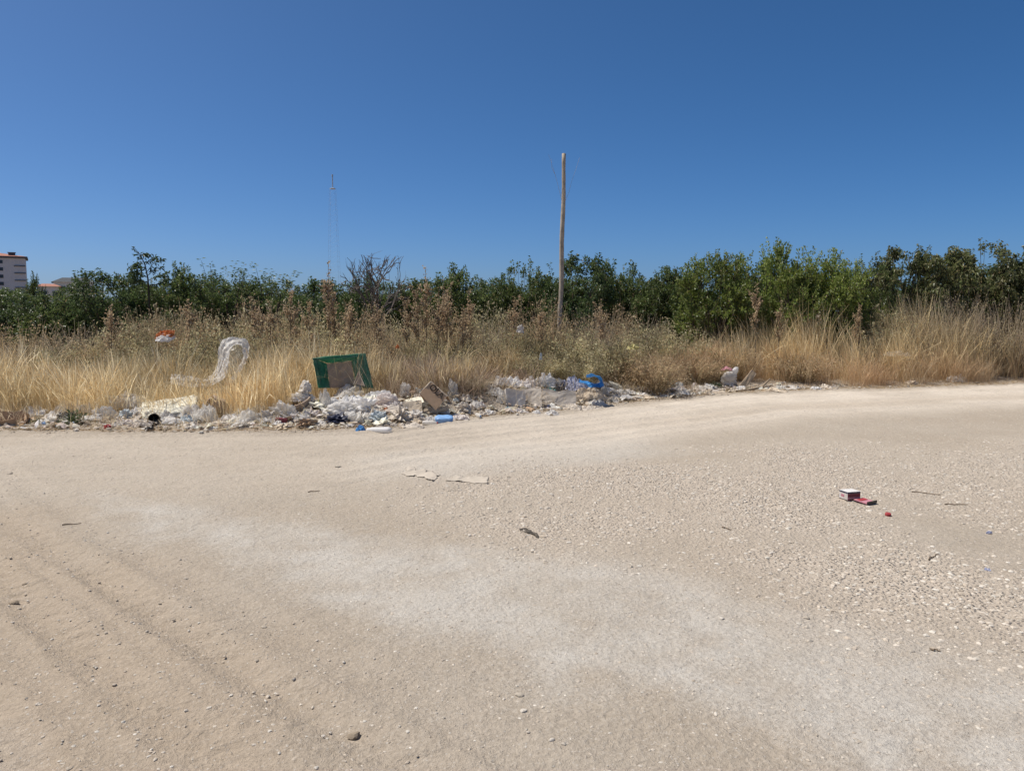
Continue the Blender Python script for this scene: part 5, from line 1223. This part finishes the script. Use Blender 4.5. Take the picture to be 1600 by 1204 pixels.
# pieces caught deep in the weeds
for nm, kind, px, py, Y, w, h, mt, lab, cat in [
    ('yellow_scrap', L_, 990, 546, 15.2, 22, 10, 'yellow', 'yellow plastic scrap caught in the russet bush', 'scrap'), ('white_rag', L_, 813, 520, 15.1, 13, 14, 'grey_plastic', 'white rag caught in a dusty shrub', 'rag'),
    ('orange_scrap', L_, 621, 544, 13.6, 8, 7, 'orange', 'small orange scrap stuck in the tall grass beyond the green crate', 'scrap'), ('plastic_film', F_, 1400, 556, 18.6, 44, 9, 'faint_film', 'faint clear film stuck in the straw grass', 'plastic film'), ('white_scrap', L_, 845, 562, 14.6, 6, 12, 'pale_blue', 'narrow pale blue scrap standing in the weeds behind the torn boards', 'scrap')]:
    s = mpp(Y); me = lump_mesh(nm, int(px), M[mt], .25, 3) if kind == L_ else film_mesh(nm, int(px), M[mt], 20)
    ob(nm, me, loc=at(px, py, Y), scale=(w * s / 2, w * s / 3, h * s), label=lab, cat=cat)

# ------------------------------------------------------------------ things on the open road
def snack_box():
    p = G(1332, 783); s = mpp(p.y); o = ob('snack_box', None, loc=p + Vector((0, .06, .004)), rot=(0, 0, R(16)), scale=.88, label='small red and white box with its lid open on the gravel', cat='box'); landmark('red and white box', o)
    w, d, h = .15, .125, .085
    ob('box_body', box_mesh('box_body', w, d, h, M['pink_white'], .003), o)
    ob('top_panel', box_mesh('top_panel', w - .004, d - .004, .003, M['bright_white']), o, loc=(0, 0, h + .0005))
    fy, fx = -d / 2 - .0005, -w / 2 - .0005
    for nm, sx, sy, sz, lx, ly, lz, mt in [('edge_or_shadow', w - .004, .003, .012, 0, fy, h - .013, 'navy'), ('printed_band', w - .004, .003, .036, 0, fy, .034, 'maroon'), ('printed_band', w - .004, .003, .014, 0, fy, .018, 'pink'), ('printed_band', w - .004, .003, .014, 0, fy, .002, 'maroon'),
                                           ('edge_or_shadow', .003, d - .004, .012, fx, 0, h - .013, 'navy'), ('printed_mark', .003, .045, .024, fx, .01, .03, 'pink'), ('edge_or_shadow', .003, d - .004, .007, fx, 0, .001, 'rubber')]:  # the low rubber-black strip is painted shadow under the left face
        ob(nm, box_mesh(nm, sx, sy, sz, M[mt]), o, loc=(lx, ly, lz))
    fl = ob('lid', box_mesh('lid', .15, .15, .008, M['pink'], .002), o, loc=(.062, -d / 2 - .08, .006), rot=(R(5), 0, R(14)))
    ob('lid_print', box_mesh('lid_print', .11, .05, .003, M['red']), fl, loc=(0, .03, .0085)); ob('lid_end_shadow', box_mesh('lid_end_shadow', .15, .006, .03, M['rubber']), fl, loc=(0, -.077, -.004))  # dark strip at the lid's end stands in for the shadow there
snack_box()
def cap():
    p = G(1387, 806); V, Q = lathe([(0, .0), (.021, 0), (.023, .004), (.023, .018), (.020, .022), (0, .022)], 20)
    landmark('red cap', ob('bottle_cap', mk('bottle_cap', V, quads=Q, mat=M['red'], smooth=False), loc=p + Vector((0, 0, .001)), rot=(.2, .1, 0), label='round red bottle cap lying on the gravel', cat='cap'))
cap()
def flat_card(pts, label, short, seed):
    P = [np.array(flat(*q)) for q in pts]; c = np.mean(P, 0); n, m = 64, 26; zc = float(hz(*c))
    U, W = np.meshgrid(np.linspace(0, 1, n), np.linspace(0, 1, m), indexing='ij'); u = U.ravel()[:, None]; w = W.ravel()[:, None]
    q = (P[0] * (1 - u) + P[1] * u) * (1 - w) + (P[3] * (1 - u) + P[2] * u) * w; u = u[:, 0]; w = w[:, 0]
    z = top_z(q[:, 0], q[:, 1]) - zc + .006 + .022 * np.clip(vnoise(u * 9, w * 4, seed + 9) - .35, 0, 1) + .012 * np.clip(np.abs(w - .5) * 2 - .7, 0, 1)
    V = np.stack([q[:, 0] - c[0], q[:, 1] - c[1], z], 1)
    i = np.arange((n - 1) * m).reshape(n - 1, m)[:, :-1].ravel(); Q = np.stack([i, i + m, i + m + 1, i + 1], 1)
    edge = np.minimum(np.minimum(u, 1 - u) * 2.2, np.minimum(w, 1 - w) * 1.3); keep = (edge + .38 * fbm(u * 7, w * 3.5, seed, 3) > .10)[Q].all(1)
    me = mk('flattened_cardboard', V, quads=Q[keep], mat=M['flatcard'], smooth=True)
    o = ob('flattened_cardboard', me, loc=(c[0], c[1], zc), label=label, cat='cardboard'); m2 = o.modifiers.new('thick', 'SOLIDIFY'); m2.thickness = .004; landmark(short, o)
M['flatcard'] = mat_plain('flatcard', (.46, .40, .325), .9, .08, 6, .35, .1, dirtc=(.46, .40, .33))
flat_card([(618, 741), (676, 752), (694, 742), (640, 731)], 'flattened dusty cardboard pressed into the road, the piece nearer the heap', 'flattened cardboard', 3)
flat_card([(690, 752), (762, 758), (772, 748), (712, 744)], 'second flattened dusty cardboard sheet nearer the gravel', 'second flattened cardboard', 9)
def rubber_strip():
    pts = [(813, 829), (820, 829), (827, 832), (834, 836), (841, 839)]; P = np.array([tuple(G(*q) + Vector((0, 0, .018))) for q in pts]); c = P.mean(0)
    A = [Vector(q) + Vector((0, .03, -.006)) for q in P]; B = [Vector(q) + Vector((0, -.03, -.012)) for q in P]
    me, o = loft('rubber_strip', A, B, M['rubber'], 24, 5, .006, 9); t = ob('rubber_strip', me, loc=Vector(o), label='dark curved strip of rubber lying on the open road', cat='rubber strip'); m2 = t.modifiers.new('thick', 'SOLIDIFY'); m2.thickness = .014; landmark('dark rubber strip', t)
rubber_strip()
def twig(px0, py0, px1, py1, label, r_=.005):
    a, b = G(px0, py0), G(px1, py1); P = np.array([tuple(a.lerp(b, k / 5) + Vector((0, .012 * math.sin(k * 2.2 + px0), r_ + .003 * (k % 2)))) for k in range(6)]); c = P.mean(0)
    V, Q = tubes([(P - c, np.linspace(r_, r_ * .5, 6))], 5); ob('twig', mk('twig', V, quads=Q, mat=M['twig']), loc=c, label=label, cat='twig', group='twigs on the road')
for a in [(1424, 769, 1471, 774, 'long thin twig beyond the red and white box'), (1476, 789, 1512, 790, 'thin twig nearer than the long one beyond the red and white box'), (1128, 824, 1144, 829, 'short twig between the rubber strip and the red and white box'), (482, 769, 500, 768, 'short dark twig on the road below the blue scrap'), (98, 822, 126, 818, 'twig on the bare dirt by the picture edge'), (1450, 876, 1466, 868, 'short twig in the gravel near the blue scraps'), (1454, 1017, 1470, 1019, 'short twig on the pale track below the gravel')]: twig(*a)
for px, py, w, h, mt, lab in [(1548, 834, 13, 7, 'lavender', 'pale blue scrap in the gravel, the farther of two'), (1546, 893, 17, 7, 'lavender', 'darker blue-grey scrap in the gravel, the nearer of two'), (67, 665, 11, 8, 'light_blue', 'small blue scrap on the road edge before the small green weed')]:
    o = put(L_, 'blue_scrap', px, py, w, h, mt, lab, 'scrap', None, .7, sub=3)
# single stones one can point to
STN = [(lambda sd: mk('stone', rock_proto(sd, 2)[0], tris=rock_proto(sd, 2)[1]))(900 + i) for i in range(6)]
for m_ in STN: m_.materials.append(M['stone'])
STP = []
for i in range(6):
    q = STN[i].copy(); q.materials.clear(); q.materials.append(M['pale_stone']); STP.append(q)
STD = []
for i in range(3):
    q = STN[i].copy(); q.materials.clear(); q.materials.append(M['dark_clod']); STD.append(q)
NST = [('pale', 845, 794, 9, 'pale stone on the road behind the dark rubber strip'), ('dark', 553, 1144, 26, 'dark clod near the lower edge of the picture'), ('pale', 818, 1112, 14, 'pale flat stone near the lower edge, past the dark clod'), ('plain', 812, 1088, 16, 'brown clod just behind the pale flat stone'), ('pale', 862, 1160, 12, 'round pale stone closest to the lower picture edge'),
       ('plain', 1260, 966, 12, 'pale stone at the near edge of the gravel'), ('plain', 1276, 1150, 8, 'dark stone alone on the pale track'), ('pale', 505, 1148, 9, 'small pale stone beside the dark clod'), ('plain', 528, 727, 13, 'stone on the smooth road below the navy bag'), ('plain', 412, 978, 11, 'stone on the sandy dirt before the pale patch'), ('plain', 290, 902, 10, 'dark stone on the sandy dirt near the tyre marks'), ('dark', 22, 940, 18, 'clod thrown up by the tyre marks at the picture edge'), ('dark', 40, 912, 12, 'smaller clod behind the tyre mark clod'), ('plain', 496, 1030, 11, 'stone on the dirt below the pale patch'), ('plain', 15, 737, 10, 'stone on the smooth road at the picture edge'), ('pale', 1128, 968, 10, 'pale stone below the gravel edge'), ('plain', 1390, 960, 10, 'stone in the dip before the gravel')]
def stone(kind, px, py, w, lab, grp=None, i=0):
    p = G(px, py); s = mpp(p.y) * w / 2
    me = {'pale': STP, 'plain': STN, 'dark': STD}[kind]; o = ob('stone' if kind != 'dark' else 'clod', me[i % len(me)], loc=p + Vector((0, 0, s * .1)), rot=(0, 0, px * .7), scale=(s, s * .8, s * .45), label=lab, cat='stone' if kind != 'dark' else 'clod', group=grp); return o
for i, (k, px, py, w, lab) in enumerate(NST): stone(k, px, py, w, lab, None, i); 
rgs = random.Random(12)
ROAD_LM = [l for l in LM if l[2] < 9.5] + [(n[5], G(n[1], n[2]).x, G(n[1], n[2]).y) for n in [NST[0] + ('lone pale stone',), NST[5] + ('stone at the gravel edge',), NST[15] + ('pale stone below the gravel',), NST[16] + ('stone in the dip',)]] + [('pale blue scrap', G(1548, 834).x, G(1548, 834).y), ('blue-grey scrap', G(1546, 893).x, G(1546, 893).y), ('long thin twig', G(1450, 772).x, G(1450, 772).y), ('short twig by the rubber strip', G(1136, 826).x, G(1136, 826).y)]
def relation(x, y, lms):
    sh, lx, ly = min(lms, key=lambda l: math.hypot(l[1] - x, (l[2] - y)))
    dx, dy = x - lx, y - ly; d = math.hypot(dx, dy)
    how = ('in front of' if dy < 0 else 'behind') if abs(dy) > abs(dx) else ('on the far-bank side of' if False else ('this side of' if dy < 0 else 'just past'))
    where = 'close' if d < .22 else ''
    return (where + ' ' + how).strip() + ' the ' + sh
used = {}
for i in range(46):
    px, py = rgs.uniform(620, 1600), rgs.uniform(745, 1000)
    g = flat(px, py)
    if gravel_at(np.array([g[0]]), np.array([g[1]]))[0] < .2: continue
    w = rgs.uniform(6, 11)
    p = G(px, py); kd = rgs.choice(['pale', 'plain', 'plain']); lab = ('pale' if kd == 'pale' else 'tan') + (' larger' if w > 8.5 else '') + ' gravel stone ' + relation(p.x, p.y, ROAD_LM)
    stone(kd, px, py, w, lab, 'larger stones in the gravel', i)

# ------------------------------------------------------------------ small scraps of litter, each its own object
SCR = []
for i in range(5): SCR.append(lump_mesh('scrap', 1000 + i, None, .34, 3, 1.3))
FLM = [film_mesh('scrap', 1100 + i, None, 14, .5, .4) for i in range(5)]
def coloured(me, mt, cache={}):
    k = (me.name, mt)
    if k not in cache:
        c = me.copy(); c.materials.clear(); c.materials.append(M[mt]); cache[k] = c
    return cache[k]
KINDS = [('white_plastic', 'crumpled white plastic scrap', 'plastic_scrap', 20), ('bright_white', 'bright white paper scrap', 'paper_scrap', 7), ('clear_film', 'clear film scrap', 'film_scrap', 14), ('grey_plastic', 'grey plastic scrap', 'plastic_scrap', 12), ('dusty_sack', 'dusty beige scrap', 'sacking_scrap', 16), ('pale_cardboard', 'pale cardboard scrap', 'cardboard_scrap', 12), ('cardboard', 'brown cardboard scrap', 'cardboard_scrap', 6), ('pink_white', 'pinkish paper scrap', 'paper_scrap', 7), ('pale_blue', 'pale blue plastic scrap', 'plastic_scrap', 3), ('black', 'black plastic scrap', 'plastic_scrap', 2), ('blue', 'bright blue scrap', 'plastic_scrap', 1), ('red', 'red scrap', 'paper_scrap', 1), ('cream_foam', 'cream foam crumb', 'foam_crumb', 4)]
pool = [k for k in KINDS for _ in range(k[3])]
def bottle_meshes():
    V, Q = lathe([(0, 0), (.03, 0), (.033, .01), (.031, .06), (.033, .07), (.031, .13), (.033, .15), (.026, .185), (.012, .205), (.012, .22)], 14)
    V += .003 * crease3(V * 14, 6, 5, 1, 1)[:, None]; c, cq = lathe([(.014, .212), (.0145, .226), (0, .227)], 12)
    return mk('bottle_body', V, quads=Q, mat=M['clear_film'], smooth=True), c, cq
BB, cV, cQ = bottle_meshes()
for i, (px, py, mt, rz) in enumerate([(96, 664, 'blue', 1.2), (300, 668, 'white_plastic', .4), (470, 667, 'blue', 2.0), (660, 664, 'red', 1.5), (745, 652, 'blue', .3), (985, 624, 'white_plastic', 1.3)]):
    p = G(px, py); o = ob('drink_bottle', None, loc=p + Vector((0, .05, .034)), rot=(R(90), 0, rz), label='clear drink bottle with cap ' + relation(p.x, p.y, [l for l in LM if l[2] > 9.5]), cat='bottle', group='drink bottles in the litter')
    ob('bottle_body', BB, o); ob('cap', mk('cap', cV, quads=cQ, mat=M[mt]), o)
MID = [(44, 650, 60, 15, 'bright_white'), (80, 657, 50, 13, 'white_plastic'), (98, 646, 54, 20, 'white_plastic'), (130, 648, 46, 18, 'bright_white'), (60, 638, 44, 14, 'clear_film'), (14, 626, 54, 16, 'bright_white'), (200, 640, 60, 26, 'white_plastic'), (236, 646, 50, 20, 'bright_white'), (290, 654, 60, 22, 'white_plastic'), (356, 662, 50, 14, 'bright_white'), (420, 664, 50, 14, 'white_plastic'), (190, 664, 44, 9, 'pink_white'), (212, 650, 40, 15, 'bright_white'), (208, 666, 34, 8, 'dusty_sack'), (252, 655, 40, 13, 'white_plastic'), (340, 666, 50, 10, 'dusty_sack'), (338, 648, 40, 20, 'white_plastic'), (372, 655, 44, 18, 'white_plastic'), (398, 652, 40, 18, 'bright_white'), (430, 648, 36, 18, 'clear_film'), (470, 660, 40, 12, 'white_plastic'), (486, 652, 32, 14, 'pink_white'), (488, 668, 36, 8, 'grey_plastic'),
       (512, 640, 44, 16, 'bright_white'), (545, 640, 50, 18, 'bright_white'), (590, 630, 50, 18, 'bright_white'), (612, 640, 36, 18, 'pink_white'), (575, 660, 40, 14, 'white_plastic'), (605, 668, 44, 10, 'dusty_sack'), (640, 668, 50, 9, 'dusty_sack'), (672, 660, 40, 11, 'white_plastic'), (715, 656, 40, 10, 'pink_white'), (744, 640, 34, 12, 'white_plastic'), (725, 632, 30, 13, 'dusty_sack'),
       (775, 622, 36, 14, 'white_plastic'), (760, 612, 30, 12, 'clear_film'), (798, 606, 50, 18, 'bright_white'), (832, 606, 50, 18, 'bright_white'), (870, 604, 36, 14, 'white_plastic'), (812, 646, 34, 9, 'pink_white'), (892, 640, 40, 10, 'dusty_sack'), (915, 612, 40, 13, 'white_plastic'), (925, 640, 50, 8, 'dusty_sack'), (940, 606, 30, 11, 'pink_white'), (975, 618, 44, 9, 'white_plastic'), (1000, 612, 40, 9, 'dusty_sack'), (1005, 624, 44, 7, 'pale_cardboard'), (1060, 612, 36, 8, 'white_plastic'), (1100, 612, 36, 8, 'dusty_sack'), (1060, 604, 22, 9, 'pale_blue'), (1120, 617, 44, 6, 'pale_cardboard'), (1300, 608, 40, 5, 'dusty_sack'), (1215, 612, 50, 6, 'pale_cardboard')]
DSC = {'white_plastic': 'rumpled off-white bag', 'pink_white': 'rumpled pinkish bag', 'clear_film': 'rumpled clear sheet', 'bright_white': 'rumpled bright white bag', 'dusty_sack': 'dusty beige rag', 'grey_plastic': 'rumpled grey bag', 'pale_cardboard': 'torn pale cardboard sheet', 'pale_blue': 'rumpled pale blue bag'}
base_lm = [l for l in LM if l[2] > 9.5]
for px, py, w, h, mt in MID:
    p = G(px, py); put(F_, 'rumpled_sheet', px, py, w, h, mt, ('low ' if h < 12 else 'heaped ') + DSC[mt] + ' ' + relation(p.x, p.y, base_lm), 'litter', None, .65, n=26, amp=.42, mound=.6)
STRIP = [l for l in LM if l[2] > 9.5]
rs = random.Random(99); made = 0
while made < 290:
    x = rs.uniform(-8.2, 8.5)
    if rs.random() > np.interp(x, [-8.2, -6, -4, -2.8, 1.5, 2.5, 5, 8.5], [.55, .75, .7, 1, 1, .75, .4, .12]): continue
    dmax = float(np.interp(x, [-8, -4, -2.5, 1.2, 3, 8], [1.0, .9, 1.3, 1.6, .9, .35]))
    y = float(front(x)) + rs.uniform(0, 1) ** 1.1 * dmax - .02
    mt, desc, nm, _ = rs.choice(pool); sz = min(.17, .045 * math.exp(rs.expovariate(1.7)))
    flatk = rs.random() < .55; me = coloured(rs.choice(FLM if flatk else SCR), mt)
    size = 'tiny ' if sz < .06 else ('small ' if sz < .10 else '')
    ob(nm, me, loc=on_ground(x, y, -.004), rot=(rs.uniform(-.3, .3), rs.uniform(-.3, .3), rs.uniform(0, 6.28)), scale=(sz * rs.uniform(.8, 1.5), sz * rs.uniform(.6, 1), sz * rs.uniform(.3, .8)),
       label=size + ('flat ' if flatk else 'balled ') + desc.replace('crumpled ', '') + ' ' + relation(x, y, STRIP), cat='scrap', group='small scraps in the litter strip')
    made += 1

# ------------------------------------------------------------------ crushed fragments between the scraps (uncountable)
def fragments():
    rg = np.random.default_rng(31); n = 4300
    x = rg.uniform(-8.6, 7.5, n); u = rg.uniform(0, 1, n) ** 1.2
    k = rg.uniform(0, 1, n) < np.interp(x, [-8.6, -6, -3, 1.6, 3, 5, 7.5], [.35, .6, 1, 1, .6, .2, .04]) * (.25 + .9 * vnoise(x * 1.7, u * 2, 12)); x, u = x[k], u[k]; n = len(x)
    y = front(x) - .02 + .16 * fbm(x * 1.8, x * 0, 19, 2) + u * np.interp(x, [-8, -4, -2.5, 1.2, 3, 8], [1.1, 1.1, 1.5, 1.7, 1.0, .4])
    S = np.clip(.018 * np.exp(rg.exponential(.45, n)), .015, .075); a = rg.uniform(0, 6.283, n)
    A = np.stack([np.cos(a), np.sin(a), rg.normal(0, .35, n)], 1) * S[:, None]; B = np.stack([-np.sin(a), np.cos(a), rg.normal(0, .35, n)], 1) * (S * rg.uniform(.4, 1, n))[:, None]
    P = np.stack([x, y, hz(x, y) + rg.uniform(.006, .05, n)], 1); C = P + np.stack([rg.normal(0, .2, n), rg.normal(0, .2, n), rg.uniform(.1, .7, n)], 1) * S[:, None]
    V = np.stack([P - A - B * rg.uniform(.5, 1, (n, 1)), P + A - B, P + A * rg.uniform(.5, 1, (n, 1)) + B, P - A + B, C], 1).reshape(-1, 3)
    T = (np.array([[0, 1, 4], [1, 2, 4], [2, 3, 4], [3, 0, 4]])[None] + (np.arange(n) * 5)[:, None, None]).reshape(-1, 3)
    col = jitcol([(.56, .50, .41), (.48, .41, .32), (.68, .64, .57), (.40, .32, .23), (.52, .45, .35), (.60, .53, .44)], n, rg, .15)
    ob('litter_fragments', mk('litter_fragments', V, tris=T, mat=M['frag'], col=np.repeat(col, 5, 0)), label='crushed pale fragments of paper and plastic between the larger litter', cat='litter', kind='stuff')
M['frag'] = mat_attr('fragment', .7, .2, .2)
fragments()
